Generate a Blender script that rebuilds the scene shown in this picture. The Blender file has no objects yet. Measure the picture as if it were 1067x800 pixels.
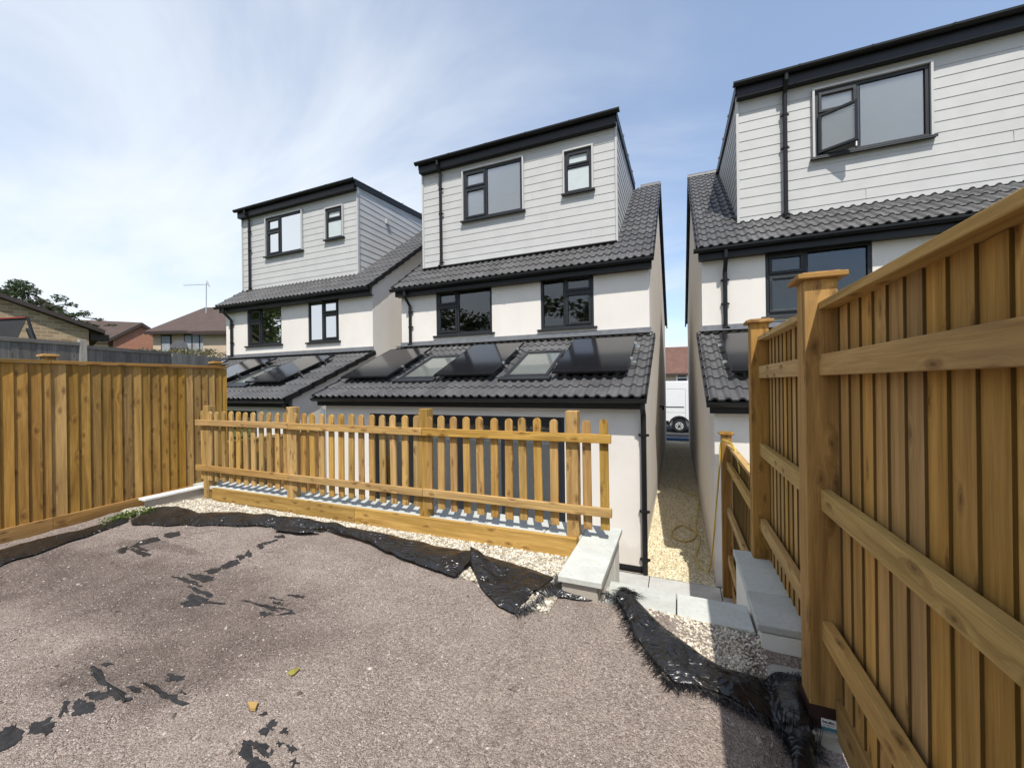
import bpy, math, random
from mathutils import Vector, noise as mnoise
R = random.Random(7)
sc = bpy.context.scene
COL = sc.collection
rad = math.radians

# ------------------------------------------------------------------ mesh builder
class MB:
    def __init__(s): s.v = []; s.f = []; s.uv = []; s.mi = []
    def poly(s, pts, uvs=None, mi=0):
        i = len(s.v); s.v += [tuple(p) for p in pts]
        s.f.append(tuple(range(i, i+len(pts)))); s.mi.append(mi)
        s.uv += (uvs if uvs else [(p[0]+p[1]*.37, p[2]+p[1]*.13) for p in pts])
    def mesh(s, verts, faces, uvf=None, mi=0):
        i = len(s.v); s.v += [tuple(p) for p in verts]
        for f in faces:
            s.f.append(tuple(i+k for k in f)); s.mi.append(mi)
            for k in f:
                p = verts[k]
                s.uv.append(uvf(p) if uvf else (p[0]+p[1]*.37, p[2]+p[1]*.13))
    def beam(s, p0, p1, w, h, up=(0,0,1), mi=0, jit=0.0):
        """box from p0 to p1, w across, h along 'up', uv runs along its length"""
        p0 = Vector(p0); p1 = Vector(p1); d = (p1-p0); L = d.length; d.normalize()
        up = Vector(up); sd = d.cross(up)
        if sd.length < 1e-6: up = Vector((0,1,0)); sd = d.cross(up)
        sd.normalize(); up = sd.cross(d).normalized()
        vs = []
        for e, p in ((0,p0),(1,p1)):
            for a, b in ((-1,-1),(1,-1),(1,1),(-1,1)):
                vs.append(p + sd*(a*w/2) + up*(b*h/2) + (Vector((R.uniform(-jit,jit),)*3) if jit else Vector((0,0,0))))
        fs = [(3,2,1,0),(4,5,6,7),(0,1,5,4),(1,2,6,5),(2,3,7,6),(3,0,4,7)]
        ou, ov = R.uniform(0,40), R.uniform(0,40)
        i = len(s.v); s.v += [tuple(p) for p in vs]
        per = [0, w, w+h, 2*w+h, 2*(w+h)]
        for n, f in enumerate(fs):
            s.f.append(tuple(i+k for k in f)); s.mi.append(mi)
            if n < 2:
                s.uv += [(ou+.02*(k % 2), ov+[0,w,w+h,w][k % 4]) for k in f]
            else:
                a = n-2; l, r = per[a], per[a+1]
                for q, k in enumerate(f):
                    s.uv.append((ou+(L if k > 3 else 0), ov+(l if q in (0,3) else r)))
        return s
    def box(s, x0, x1, y0, y1, z0, z1, axis=None, mi=0):
        d = (x1-x0, y1-y0, z1-z0)
        if axis is None: axis = max(range(3), key=lambda k: abs(d[k]))
        cx, cy, cz = (x0+x1)/2, (y0+y1)/2, (z0+z1)/2
        if axis == 0: s.beam((x0,cy,cz),(x1,cy,cz), abs(d[1]), abs(d[2]), (0,0,1), mi)
        elif axis == 1: s.beam((cx,y0,cz),(cx,y1,cz), abs(d[0]), abs(d[2]), (0,0,1), mi)
        else: s.beam((cx,cy,z0),(cx,cy,z1), abs(d[0]), abs(d[1]), (0,1,0), mi)
        return s
    def tube(s, pts, r, n=10, cap=True):
        pts = [Vector(p) for p in pts]; rr = r if isinstance(r, (list,tuple)) else [r]*len(pts)
        i0 = len(s.v); prev = None; acc = 0
        for k, p in enumerate(pts):
            d = (pts[min(k+1,len(pts)-1)]-pts[max(k-1,0)]).normalized()
            if prev is None:
                a = Vector((0,0,1)) if abs(d.z) < .9 else Vector((1,0,0))
                sd = d.cross(a).normalized()
            else:
                sd = (prev - d*prev.dot(d))
                sd = sd.normalized() if sd.length > 1e-6 else d.orthogonal().normalized()
            prev = sd; up = sd.cross(d)
            for j in range(n):
                t = 2*math.pi*j/n
                s.v.append(tuple(p+sd*(rr[k]*math.cos(t))+up*(rr[k]*math.sin(t))))
        for k in range(len(pts)-1):
            L = (pts[k+1]-pts[k]).length
            for j in range(n):
                a = i0+k*n+j; b = i0+k*n+(j+1) % n
                s.f.append((a,b,b+n,a+n)); s.mi.append(0)
                s.uv += [(acc,j/n*.3),(acc,(j+1)/n*.3),(acc+L,(j+1)/n*.3),(acc+L,j/n*.3)]
            acc += L
        if cap:
            for k, rev in ((0,True),(len(pts)-1,False)):
                f = [i0+k*n+j for j in range(n)]
                if rev: f.reverse()
                s.f.append(tuple(f)); s.mi.append(0); s.uv += [(0,0)]*n
        return s
    def prism(s, poly, ext):
        """extrude a planar polygon (3d points) by vector ext"""
        n = len(poly); e = Vector(ext); a = [Vector(p) for p in poly]; b = [p+e for p in a]
        vs = a+b
        fs = [tuple(range(n-1,-1,-1)), tuple(range(n,2*n))] + [(k,(k+1)%n,(k+1)%n+n,k+n) for k in range(n)]
        s.mesh(vs, fs); return s

def link(o, parent=None):
    COL.objects.link(o)
    if parent is not None: o.parent = parent
    return o
def thing(name, label, cat, loc=(0,0,0), group=None):
    o = bpy.data.objects.new(name, None); o.location = loc; o.empty_display_size = .2; link(o)
    o['label'] = label; o['category'] = cat
    if group: o['group'] = group
    return o
def tag(o, label, cat, group=None):
    o['label'] = label; o['category'] = cat
    if group: o['group'] = group
    return o
def org(o):
    p = Vector((0,0,0))
    while o is not None: p += o.location; o = o.parent
    return p
def build(name, mb, mat, parent=None, loc=None, bevel=0, smooth=False, sub=0):
    """mesh given in world coordinates -> one object"""
    off = org(parent) if parent is not None else Vector(loc or (0,0,0))
    me = bpy.data.meshes.new(name)
    me.from_pydata([(v[0]-off.x, v[1]-off.y, v[2]-off.z) for v in mb.v], [], mb.f)
    uvl = me.uv_layers.new(name='grain')
    flat = [c for uv in mb.uv for c in uv]
    uvl.data.foreach_set('uv', flat)
    for m in (mat if isinstance(mat,(list,tuple)) else [mat]): me.materials.append(m)
    me.polygons.foreach_set('material_index', mb.mi)
    if smooth: me.polygons.foreach_set('use_smooth', [True]*len(me.polygons))
    me.update()
    o = bpy.data.objects.new(name, me)
    if parent is None: o.location = off
    link(o, parent)
    if bevel:
        b = o.modifiers.new('bevel','BEVEL'); b.width = bevel; b.segments = 2; b.limit_method = 'ANGLE'; b.angle_limit = rad(40)
    if sub:
        m = o.modifiers.new('sub','SUBSURF'); m.levels = sub; m.render_levels = sub
    return o
def struct(o): o['kind'] = 'structure'; return o
def stuff(o): o['kind'] = 'stuff'; return o

# ------------------------------------------------------------------ materials
class NT:
    def __init__(s, name):
        s.m = bpy.data.materials.new(name); s.m.use_nodes = True
        s.t = s.m.node_tree; s.n = s.t.nodes; s.bs = s.n['Principled BSDF']
    def add(s, typ, **kw):
        nd = s.n.new(typ)
        for k, v in kw.items():
            if k.startswith('i_'):
                key = k[2:]; key = int(key) if key.isdigit() else key.replace('_',' ')
                inp = nd.inputs[key]
                if hasattr(v, 'is_output') or isinstance(v, bpy.types.NodeSocket): s.t.links.new(v, inp)
                else: inp.default_value = v
            else: setattr(nd, k, v)
        return nd
    def lk(s, a, b): s.t.links.new(a, b)
    def math(s, op, a, b=None, clamp=False):
        nd = s.n.new('ShaderNodeMath'); nd.operation = op; nd.use_clamp = clamp
        for k, v in enumerate((a,b)):
            if v is None: continue
            if isinstance(v, bpy.types.NodeSocket): s.lk(v, nd.inputs[k])
            else: nd.inputs[k].default_value = v
        return nd.outputs[0]
    def mix(s, fac, a, b, blend='MIX'):
        nd = s.n.new('ShaderNodeMix'); nd.data_type = 'RGBA'; nd.blend_type = blend
        for key, v in ((0,fac),(6,a),(7,b)):
            if isinstance(v, bpy.types.NodeSocket): s.lk(v, nd.inputs[key])
            else: nd.inputs[key].default_value = (v if key == 0 else (*v,1) if len(v) == 3 else v)
        return nd.outputs[2]
    def ramp(s, fac, stops):
        nd = s.n.new('ShaderNodeValToRGB'); cr = nd.color_ramp
        while len(cr.elements) < len(stops): cr.elements.new(.5)
        for e, (p, c) in zip(cr.elements, stops):
            e.position = p; e.color = (c,c,c,1) if isinstance(c,(int,float)) else (*c,1)
        s.lk(fac, nd.inputs[0]); return nd.outputs[0]
    def noise(s, vec, scale, detail=4, rough=.55, dist=0):
        nd = s.n.new('ShaderNodeTexNoise'); nd.inputs['Scale'].default_value = scale
        nd.inputs['Detail'].default_value = detail; nd.inputs['Roughness'].default_value = rough; nd.inputs['Distortion'].default_value = dist
        if vec is not None: s.lk(vec, nd.inputs['Vector'])
        return nd.outputs['Fac']
    def pos(s):   # position in metres in the scene
        return s.n.new('ShaderNodeNewGeometry').outputs['Position']
    def mapping(s, vec, scale=(1,1,1), rot=(0,0,0), loc=(0,0,0)):
        nd = s.n.new('ShaderNodeMapping'); s.lk(vec, nd.inputs[0])
        nd.inputs['Scale'].default_value = scale; nd.inputs['Rotation'].default_value = rot; nd.inputs['Location'].default_value = loc
        return nd.outputs[0]
    def col(s, c):
        if isinstance(c, bpy.types.NodeSocket): s.lk(c, s.bs.inputs['Base Color'])
        else: s.bs.inputs['Base Color'].default_value = (*c,1)
    def rough(s, r):
        if isinstance(r, bpy.types.NodeSocket): s.lk(r, s.bs.inputs['Roughness'])
        else: s.bs.inputs['Roughness'].default_value = r
    def bump(s, h, strength=.3, dist=.01):
        nd = s.n.new('ShaderNodeBump'); nd.inputs['Strength'].default_value = strength; nd.inputs['Distance'].default_value = dist
        s.lk(h, nd.inputs['Height']); s.lk(nd.outputs[0], s.bs.inputs['Normal'])

def wood(name, lo, hi, knot=(.11,.052,.016), rough=.75, var=.35, knots=1.0, stain=(.24,.15,.055), green=0.0):
    w = NT(name)
    uv = w.add('ShaderNodeUVMap', uv_map='grain').outputs[0]
    isl = w.n.new('ShaderNodeNewGeometry').outputs['Random Per Island']
    oi = w.n.new('ShaderNodeObjectInfo').outputs['Random']
    rnd = w.math('FRACT', w.math('ADD', isl, oi))
    off = w.add('ShaderNodeCombineXYZ', i_0=w.math('MULTIPLY', rnd, 91.0), i_1=w.math('MULTIPLY', rnd, 57.0), i_2=w.math('MULTIPLY', rnd, 33.0)).outputs[0]
    vec = w.add('ShaderNodeVectorMath', operation='ADD', i_0=uv, i_1=off).outputs[0]
    # knots bend the grain around them
    kv = w.mapping(w.add('ShaderNodeVectorMath', operation='ADD', i_0=vec, i_1=w.add('ShaderNodeVectorMath', operation='SCALE', i_0=w.add('ShaderNodeTexNoise', i_Vector=vec, i_Scale=22.0, i_Detail=3.0).outputs['Color'], i_3=.022).outputs[0]).outputs[0], (5.0, 13, 1))
    vo = w.add('ShaderNodeTexVoronoi', i_Scale=1.0, i_Randomness=1.0, voronoi_dimensions='2D', i_Vector=kv)
    kd = vo.outputs['Distance']
    ksel = w.math('GREATER_THAN', w.add('ShaderNodeSeparateColor', i_0=vo.outputs['Color']).outputs[0], 1-.42*knots)
    bend = w.math('MULTIPLY', w.ramp(kd, [(0,1.0),(.45,0.0)]), ksel)
    gv = w.add('ShaderNodeVectorMath', operation='ADD', i_0=w.mapping(vec, (1.6, 42, 1)),
               i_1=w.add('ShaderNodeCombineXYZ', i_0=0.0, i_1=w.math('MULTIPLY', bend, 2.2), i_2=0.0).outputs[0]).outputs[0]
    g1 = w.noise(gv, 1.0, 5, .6, .35)
    g2 = w.noise(w.mapping(vec, (7, 190, 1)), 1.0, 3, .6)
    big = w.noise(w.mapping(vec, (1.3, 5, 1)), 1.0, 3, .6)
    fig = w.noise(w.add('ShaderNodeVectorMath', operation='ADD', i_0=w.mapping(vec, (.9, 17, 1)), i_1=w.add('ShaderNodeCombineXYZ', i_0=0.0, i_1=w.math('MULTIPLY', bend, .9), i_2=0.0).outputs[0]).outputs[0], 1.0, 3, .5, .9)
    c = w.mix(w.ramp(w.math('ADD', w.math('MULTIPLY', g1, .5), w.math('MULTIPLY', fig, .5)), [(.38,0.0),(.62,1.0)]), lo, hi)
    c = w.mix(w.math('MULTIPLY', w.ramp(fig, [(.30,1.0),(.42,0.0)]), .45), c, tuple(x*.55 for x in lo))
    c = w.mix(w.math('MULTIPLY', w.ramp(g2, [(.35,1.0),(.6,0.0)]), .35), c, tuple(x*.6 for x in lo))
    c = w.mix(w.math('MULTIPLY', w.ramp(big, [(.50,0.0),(.72,1.0)]), .55), c, stain)
    if green: c = w.mix(w.math('MULTIPLY', w.ramp(w.noise(w.pos(), 2.3, 4), [(.45,0.0),(.7,1.0)]), green), c, (.22,.21,.07))
    kk = w.math('MULTIPLY', w.ramp(kd, [(.04,1.0),(.10,.45),(.13,.6),(.24,0.0)]), ksel)
    c = w.mix(w.math('MULTIPLY', kk, .85), c, knot)
    v = w.math('ADD', w.math('MULTIPLY', w.math('SUBTRACT', rnd, .5), var), 1.0)
    hs = w.add('ShaderNodeHueSaturation', i_Color=c, i_Value=v, i_Hue=w.math('ADD', .5, w.math('MULTIPLY', w.math('SUBTRACT', oi, .5), .012)), i_Saturation=w.math('ADD', .92, w.math('MULTIPLY', w.math('FRACT', w.math('MULTIPLY', rnd, 7.3)), .16)))
    w.col(hs.outputs[0]); w.rough(rough)
    w.bs.inputs['Specular IOR Level'].default_value = .25
    w.bump(w.math('ADD', g1, w.math('MULTIPLY', g2, .6)), .35, .004)
    return w.m

def plain(name, c, rough=.5, spec=.5, metal=0, var=.12, scale=6, bump=0, bscale=60):
    w = NT(name); p = w.pos()
    n = w.noise(p, scale, 5)
    w.col(w.mix(w.ramp(n, [(.3,0.0),(.7,1.0)]), tuple(x*(1-var) for x in c), tuple(min(1,x*(1+var)) for x in c)))
    rn = w.noise(p, scale*3, 3)
    w.rough(w.math('ADD', rough-.06, w.math('MULTIPLY', rn, .12)))
    w.bs.inputs['Specular IOR Level'].default_value = spec; w.bs.inputs['Metallic'].default_value = metal
    if bump: w.bump(w.noise(p, bscale, 3), bump, .004)
    return w.m

def render_mat(name, c, dirt=(.40,.35,.28), dirt_amt=.25):
    w = NT(name); p = w.pos()
    a = w.noise(p, .9, 5, .6); st = w.noise(w.mapping(p, (2.6,2.6,1.1)), 1.0, 6, .65)
    fine = w.noise(p, 160, 2)
    col = w.mix(w.ramp(a, [(.35,0.0),(.7,1.0)]), tuple(x*.91 for x in c), c)
    col = w.mix(w.math('MULTIPLY', w.ramp(st, [(.52,0.0),(.78,1.0)]), dirt_amt), col, dirt)
    col = w.mix(w.math('MULTIPLY', w.ramp(fine, [(.3,1.0),(.5,0.0)]), .12), col, tuple(x*.6 for x in c))
    zz = w.add('ShaderNodeSeparateXYZ', i_0=p).outputs[2]
    spl = w.math('MULTIPLY', w.ramp(w.math('ADD', w.math('ADD', zz, 1.1), w.math('MULTIPLY', w.noise(p, 3.5, 5, .7), -.55)), [(0.0,1.0),(.12,0.0)]), .38)
    col = w.mix(spl, col, dirt)
    w.col(col); w.rough(.92); w.bs.inputs['Specular IOR Level'].default_value = .15
    w.bump(w.math('ADD', fine, w.math('MULTIPLY', w.noise(p, 14, 3), .8)), .35, .004)
    return w.m

def soil_mat():
    w = NT('soil_chippings'); p = w.pos()
    vo = w.add('ShaderNodeTexVoronoi', i_Scale=210.0, i_Vector=p); vs = w.add('ShaderNodeSeparateColor', i_0=vo.outputs['Color'])
    v2 = w.add('ShaderNodeTexVoronoi', i_Scale=95.0, i_Vector=p); v2s = w.add('ShaderNodeSeparateColor', i_0=v2.outputs['Color'])
    base = w.ramp(vs.outputs[0], [(0,(.112,.087,.073)),(.35,(.244,.192,.165)),(.7,(.38,.308,.268)),(.93,(.47,.415,.37)),(1,(.66,.61,.54))])
    b2 = w.ramp(v2s.outputs[1], [(0,(.155,.122,.103)),(.5,(.28,.221,.190)),(.92,(.385,.318,.276)),(1,(.60,.54,.47))])
    c = w.mix(.4, base, b2)
    big = w.noise(p, 1.6, 5, .6); med = w.noise(p, 7, 4, .6)
    c = w.mix(w.math('MULTIPLY', w.ramp(big, [(.45,0.0),(.68,1.0)]), .35), c, (.40,.33,.275))
    cr_ = w.noise(w.mapping(p, (3.2,2.2,1)), 1.0, 6, .7, 1.5)
    crk = w.math('SUBTRACT', 1.0, w.math('MULTIPLY', w.math('ABSOLUTE', w.math('SUBTRACT', cr_, .5)), 55.0), True)
    crk = w.math('MULTIPLY', crk, w.ramp(w.noise(p, 1.9, 2), [(.52,0.0),(.62,1.0)]))
    c = w.mix(w.math('MULTIPLY', crk, .55), c, (.05,.04,.034))
    c = w.mix(w.math('MULTIPLY', w.ramp(med, [(.3,1.0),(.5,0.0)]), .30), c, (.19,.155,.13))
    # damp, freshly turned patch on the left of the bed: a stain with a torn outline
    warp = w.add('ShaderNodeVectorMath', operation='ADD', i_0=p, i_1=w.add('ShaderNodeVectorMath', operation='SCALE', i_0=w.add('ShaderNodeTexNoise', i_Vector=p, i_Scale=2.2, i_Detail=5.0).outputs['Color'], i_3=.55).outputs[0]).outputs[0]
    def blob(cx, cy, rx, ry, rot):
        q = w.add('ShaderNodeVectorMath', operation='SUBTRACT', i_0=warp, i_1=(cx+.275,cy+.275,.3)).outputs[0]
        q = w.mapping(q, (1/rx,1/ry,0), (0,0,0)) if not rot else w.mapping(w.mapping(q, (1,1,0), (0,0,rad(-rot))), (1/rx,1/ry,0))
        L = w.add('ShaderNodeVectorMath', operation='LENGTH', i_0=q).outputs['Value']
        return w.ramp(L, [(.55,1.0),(1.0,0.0)])
    d = None
    for b in DAMP:
        x = blob(*b); d = x if d is None else w.math('MAXIMUM', d, x)
    d = w.math('MULTIPLY', d, w.ramp(w.noise(p, 5, 4), [(.25,.6),(.6,1.0)]))
    c = w.mix(w.math('MULTIPLY', d, .55), c, w.mix(.5, (.075,.052,.043), c, 'MULTIPLY'))
    w.col(c); w.rough(.95); w.bs.inputs['Specular IOR Level'].default_value = .12
    h = w.math('ADD', w.math('MULTIPLY', vo.outputs['Distance'], -1.2), w.math('ADD', w.math('MULTIPLY', v2.outputs['Distance'], -1.0), w.math('MULTIPLY', w.noise(p, 38, 5, .65), 2.2)))
    w.bump(h, .95, .006)
    return w.m
DAMP = [(-3.35,1.62,1.7,.50,6), (-4.3,2.05,.8,.13,8), (-2.3,1.45,.75,.33,28), (-2.55,1.25,.8,.30,30), (-4.6,1.5,1.0,.5,0)]

def stone_mat(name, stops, rough=.9):
    w = NT(name); isl = w.n.new('ShaderNodeNewGeometry').outputs['Random Per Island']
    p = w.pos(); n = w.noise(p, 120, 3)
    c = w.ramp(isl, stops)
    c = w.mix(w.math('MULTIPLY', w.ramp(n, [(.35,1.0),(.6,0.0)]), .25), c, tuple(x*.6 for x in stops[0][1]))
    w.col(c); w.rough(rough); w.bs.inputs['Specular IOR Level'].default_value = .2
    return w.m
def gravel_mat(name, stops, scale=55):
    w = NT(name); p = w.pos()
    vo = w.add('ShaderNodeTexVoronoi', i_Scale=float(scale), i_Vector=p); s_ = w.add('ShaderNodeSeparateColor', i_0=vo.outputs['Color'])
    c = w.ramp(s_.outputs[0], stops)
    c = w.mix(w.ramp(vo.outputs['Distance'], [(.45,0.0),(.8,.8)]), c, tuple(x*.35 for x in stops[0][1]))
    big = w.noise(p, 2.2, 4)
    c = w.mix(w.math('MULTIPLY', w.ramp(big, [(.5,0.0),(.7,1.0)]), .3), c, tuple(x*.7 for x in stops[1][1]))
    w.col(c); w.rough(.9); w.bs.inputs['Specular IOR Level'].default_value = .15
    w.bump(w.math('MULTIPLY', vo.outputs['Distance'], -1.0), 1.0, .02)
    return w.m
def slab_mat(name, c):
    w = NT(name); p = w.pos()
    isl = w.n.new('ShaderNodeNewGeometry').outputs['Random Per Island']
    off = w.add('ShaderNodeVectorMath', operation='ADD', i_0=p, i_1=w.add('ShaderNodeCombineXYZ', i_0=w.math('MULTIPLY', isl, 30.0), i_1=w.math('MULTIPLY', isl, 17.0), i_2=0.0).outputs[0]).outputs[0]
    a = w.noise(off, 3.5, 6, .65, .8); b = w.noise(off, 38, 4, .6); v = w.noise(w.mapping(off, (2,9,2), (0,0,.5)), 1.0, 5, .6, .6)
    col = w.mix(w.ramp(a, [(.35,0.0),(.65,1.0)]), tuple(x*.84 for x in c), c)
    col = w.mix(w.math('MULTIPLY', w.ramp(v, [(.5,0.0),(.7,1.0)]), .35), col, (c[0]*.78, c[1]*.74, c[2]*.66))
    col = w.mix(w.math('MULTIPLY', w.ramp(b, [(.34,1.0),(.48,0.0)]), .35), col, tuple(x*.62 for x in c))
    hs = w.add('ShaderNodeHueSaturation', i_Color=col, i_Value=w.math('ADD', .9, w.math('MULTIPLY', isl, .2)))
    w.col(hs.outputs[0]); w.rough(.8); w.bs.inputs['Specular IOR Level'].default_value = .25
    w.bump(w.math('ADD', a, w.math('MULTIPLY', b, .5)), .4, .008)
    return w.m
def brick_mat(name, c1, c2, mortar, scale=1.0):
    w = NT(name); p = w.pos()
    q = w.add('ShaderNodeSeparateXYZ', i_0=p)
    vec = w.add('ShaderNodeCombineXYZ', i_0=w.math('ADD', q.outputs[0], q.outputs[1]), i_1=q.outputs[2], i_2=0.0).outputs[0]
    b = w.add('ShaderNodeTexBrick', i_Vector=vec, i_Color1=(*c1,1), i_Color2=(*c2,1), i_Mortar=(*mortar,1), i_Scale=1.0)
    b.inputs['Brick Width'].default_value = .30*scale; b.inputs['Row Height'].default_value = .10*scale; b.inputs['Mortar Size'].default_value = .010*scale
    n = w.noise(p, 1.5, 5)
    w.col(w.mix(w.math('MULTIPLY', n, .4), b.outputs[0], tuple(x*.6 for x in c1))); w.rough(.9)
    return w.m
def tile_mat(name, c, rough=.55, spec=.4, rows=True):
    w = NT(name); p = w.pos()
    n = w.noise(p, 3.0, 5, .6); f = w.noise(p, 70, 3); isl = w.n.new('ShaderNodeNewGeometry').outputs['Random Per Island']
    col = w.mix(w.ramp(n, [(.3,0.0),(.7,1.0)]), tuple(x*.8 for x in c), tuple(x*1.2 for x in c))
    col = w.mix(w.math('MULTIPLY', w.ramp(f, [(.55,0.0),(.75,1.0)]), .25), col, tuple(x*2.2 for x in c))
    sx = w.add('ShaderNodeSeparateXYZ', i_0=p).outputs[0]
    wn_ = w.add('ShaderNodeTexWhiteNoise', noise_dimensions='2D', i_Vector=w.add('ShaderNodeCombineXYZ', i_0=w.math('FLOOR', w.math('ADD', w.math('DIVIDE', sx, .30), w.math('MULTIPLY', isl, 7.0))), i_1=w.math('MULTIPLY', isl, 91.0), i_2=0.0).outputs[0]).outputs['Value']
    hs = w.add('ShaderNodeHueSaturation', i_Color=col, i_Value=w.math('ADD', .80, w.math('ADD', w.math('MULTIPLY', wn_, .30), w.math('MULTIPLY', isl, .12))))
    w.col(hs.outputs[0]); w.rough(rough); w.bs.inputs['Specular IOR Level'].default_value = spec
    w.bump(f, .25, .004)
    return w.m
def far_tile_mat(name, c, pitch=.33):
    w = NT(name); p = w.pos(); q = w.add('ShaderNodeSeparateXYZ', i_0=p)
    wv = w.math('FRACT', w.math('MULTIPLY', q.outputs[2], 1/(pitch*.5)))
    n = w.noise(p, 2.0, 5); n2 = w.noise(p, 14, 3)
    col = w.mix(w.ramp(n, [(.3,0.0),(.7,1.0)]), tuple(x*.75 for x in c), tuple(x*1.2 for x in c))
    col = w.mix(w.math('MULTIPLY', w.ramp(n2, [(.4,1.0),(.6,0.0)]), .3), col, tuple(x*.6 for x in c))
    col = w.mix(w.math('MULTIPLY', w.ramp(wv, [(0,1.0),(.25,0.0)]), .35), col, tuple(x*.4 for x in c))
    w.col(col); w.rough(.85); return w.m
def glass_mat(name, tint=(.8,.84,.84), refl=.10, mult=1.3, sheen=0.0):
    m = bpy.data.materials.new(name); m.use_nodes = True; t = m.node_tree; t.nodes.clear()
    out = t.nodes.new('ShaderNodeOutputMaterial'); mx = t.nodes.new('ShaderNodeMixShader')
    tr = t.nodes.new('ShaderNodeBsdfTransparent'); tr.inputs[0].default_value = (*tint,1)
    gl = t.nodes.new('ShaderNodeBsdfGlossy'); gl.inputs['Roughness'].default_value = .015
    fr = t.nodes.new('ShaderNodeFresnel'); fr.inputs['IOR'].default_value = 1.52
    ma = t.nodes.new('ShaderNodeMath'); ma.operation = 'MULTIPLY_ADD'; ma.inputs[1].default_value = mult; ma.inputs[2].default_value = refl*.25; ma.use_clamp = True
    nz = t.nodes.new('ShaderNodeTexNoise'); nz.inputs['Scale'].default_value = 1.7
    bp = t.nodes.new('ShaderNodeBump'); bp.inputs['Strength'].default_value = .05; bp.inputs['Distance'].default_value = .02
    ge = t.nodes.new('ShaderNodeNewGeometry'); t.links.new(ge.outputs['Position'], nz.inputs['Vector'])
    t.links.new(nz.outputs['Fac'], bp.inputs['Height']); t.links.new(bp.outputs[0], gl.inputs['Normal'])
    t.links.new(fr.outputs[0], ma.inputs[0]); t.links.new(ma.outputs[0], mx.inputs[0])
    src = tr.outputs[0]
    if sheen:  # pale diffuse share stands in for sky reflections and lit rooms
        df = t.nodes.new('ShaderNodeBsdfDiffuse'); df.inputs[0].default_value = (.62,.65,.66,1); m2 = t.nodes.new('ShaderNodeMixShader'); m2.inputs[0].default_value = sheen
        t.links.new(src, m2.inputs[1]); t.links.new(df.outputs[0], m2.inputs[2]); src = m2.outputs[0]
    t.links.new(src, mx.inputs[1]); t.links.new(gl.outputs[0], mx.inputs[2]); t.links.new(mx.outputs[0], out.inputs[0])
    return m
def panel_mat():
    w = NT('solar_cells'); uv = w.add('ShaderNodeUVMap', uv_map='grain').outputs[0]
    q = w.add('ShaderNodeSeparateXYZ', i_0=uv)
    def line(s, n, wd):
        f = w.math('FRACT', w.math('MULTIPLY', s, float(n)))
        return w.math('LESS_THAN', f, wd)
    l = w.math('MAXIMUM', line(q.outputs[0], 6, .015), line(q.outputs[1], 10, .015))
    w.col(w.mix(l, (.010,.010,.012), (.022,.022,.024))); w.rough(.12)
    w.bs.inputs['Specular IOR Level'].default_value = .5
    return w.m
def film_mat():
    w = NT('black_membrane'); p = w.pos()
    warp = w.add('ShaderNodeVectorMath', operation='ADD', i_0=p, i_1=w.add('ShaderNodeVectorMath', operation='SCALE', i_0=w.add('ShaderNodeTexNoise', i_Vector=p, i_Scale=5.0, i_Detail=3.0).outputs['Color'], i_3=.25).outputs[0]).outputs[0]
    n = w.noise(p, 6, 5, .6, .6); d = w.noise(p, 60, 3)
    def ridge(sc, rot):
        q = w.noise(w.mapping(warp, (sc, sc*2.6, sc), (0,0,rot)), 1.0, 2, .4)
        return w.math('SUBTRACT', 1.0, w.math('MULTIPLY', w.math('ABSOLUTE', w.math('SUBTRACT', q, .5)), 7.0), True)
    r1, r2, r3 = ridge(5, .5), ridge(9, -.9), ridge(19, 1.6)
    c = w.mix(w.math('MULTIPLY', w.ramp(n, [(.45,0.0),(.75,1.0)]), .5), (.010,.010,.0105), (.026,.025,.025))
    c = w.mix(w.math('MULTIPLY', w.ramp(d, [(.60,0.0),(.74,1.0)]), .10), c, (.10,.09,.085))
    w.col(c); w.rough(w.math('ADD', .17, w.math('MULTIPLY', n, .26))); w.bs.inputs['Specular IOR Level'].default_value = .55
    h = w.math('ADD', w.math('MULTIPLY', r1, 1.0), w.math('ADD', w.math('MULTIPLY', r2, .6), w.math('ADD', w.math('MULTIPLY', r3, .06), w.math('MULTIPLY', n, 1.0))))
    w.bump(h, .75, .010)
    return w.m
def leaf_mat(name, a, b):
    w = NT(name); isl = w.n.new('ShaderNodeNewGeometry').outputs['Random Per Island']
    w.col(w.mix(isl, a, b)); w.rough(.6); w.bs.inputs['Specular IOR Level'].default_value = .25
    tr = w.n.new('ShaderNodeBsdfTranslucent'); tr.inputs[0].default_value = (*[x*1.3 for x in b],1)
    mx = w.n.new('ShaderNodeMixShader'); mx.inputs[0].default_value = .3
    out = w.n['Material Output']; w.lk(w.bs.outputs[0], mx.inputs[1]); w.lk(tr.outputs[0], mx.inputs[2]); w.lk(mx.outputs[0], out.inputs[0])
    return w.m

WOOD   = wood('treated_pine', (.245,.130,.032), (.43,.250,.070), var=.45, stain=(.17,.09,.02))
WOODR  = wood('treated_pine_rough', (.33,.182,.056), (.50,.298,.100), var=.45, stain=(.25,.145,.04), green=.05, knots=.55)
WOODP  = wood('picket_pine', (.31,.180,.054), (.51,.322,.112), var=.34, stain=(.26,.152,.036))
WOODRAIL = wood('rail_pine', (.36,.225,.078), (.52,.35,.135), var=.2, stain=(.25,.165,.07), knots=.8)
EDGE_SHADE = wood('edge_shade_wood', (.12,.070,.022), (.19,.118,.038), var=.3, knots=.2, stain=(.05,.03,.01))  # darker pine for board edges, painted in for the shade between boards
GREYWOOD = wood('weathered_wood', (.13,.115,.10), (.24,.22,.20), knot=(.07,.06,.05), var=.3, stain=(.11,.10,.085), knots=.3)
PALEWOOD = wood('pale_weathered_wood', (.26,.24,.21), (.40,.37,.33), knot=(.15,.13,.11), var=.3, stain=(.2,.18,.15), knots=.3)
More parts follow.
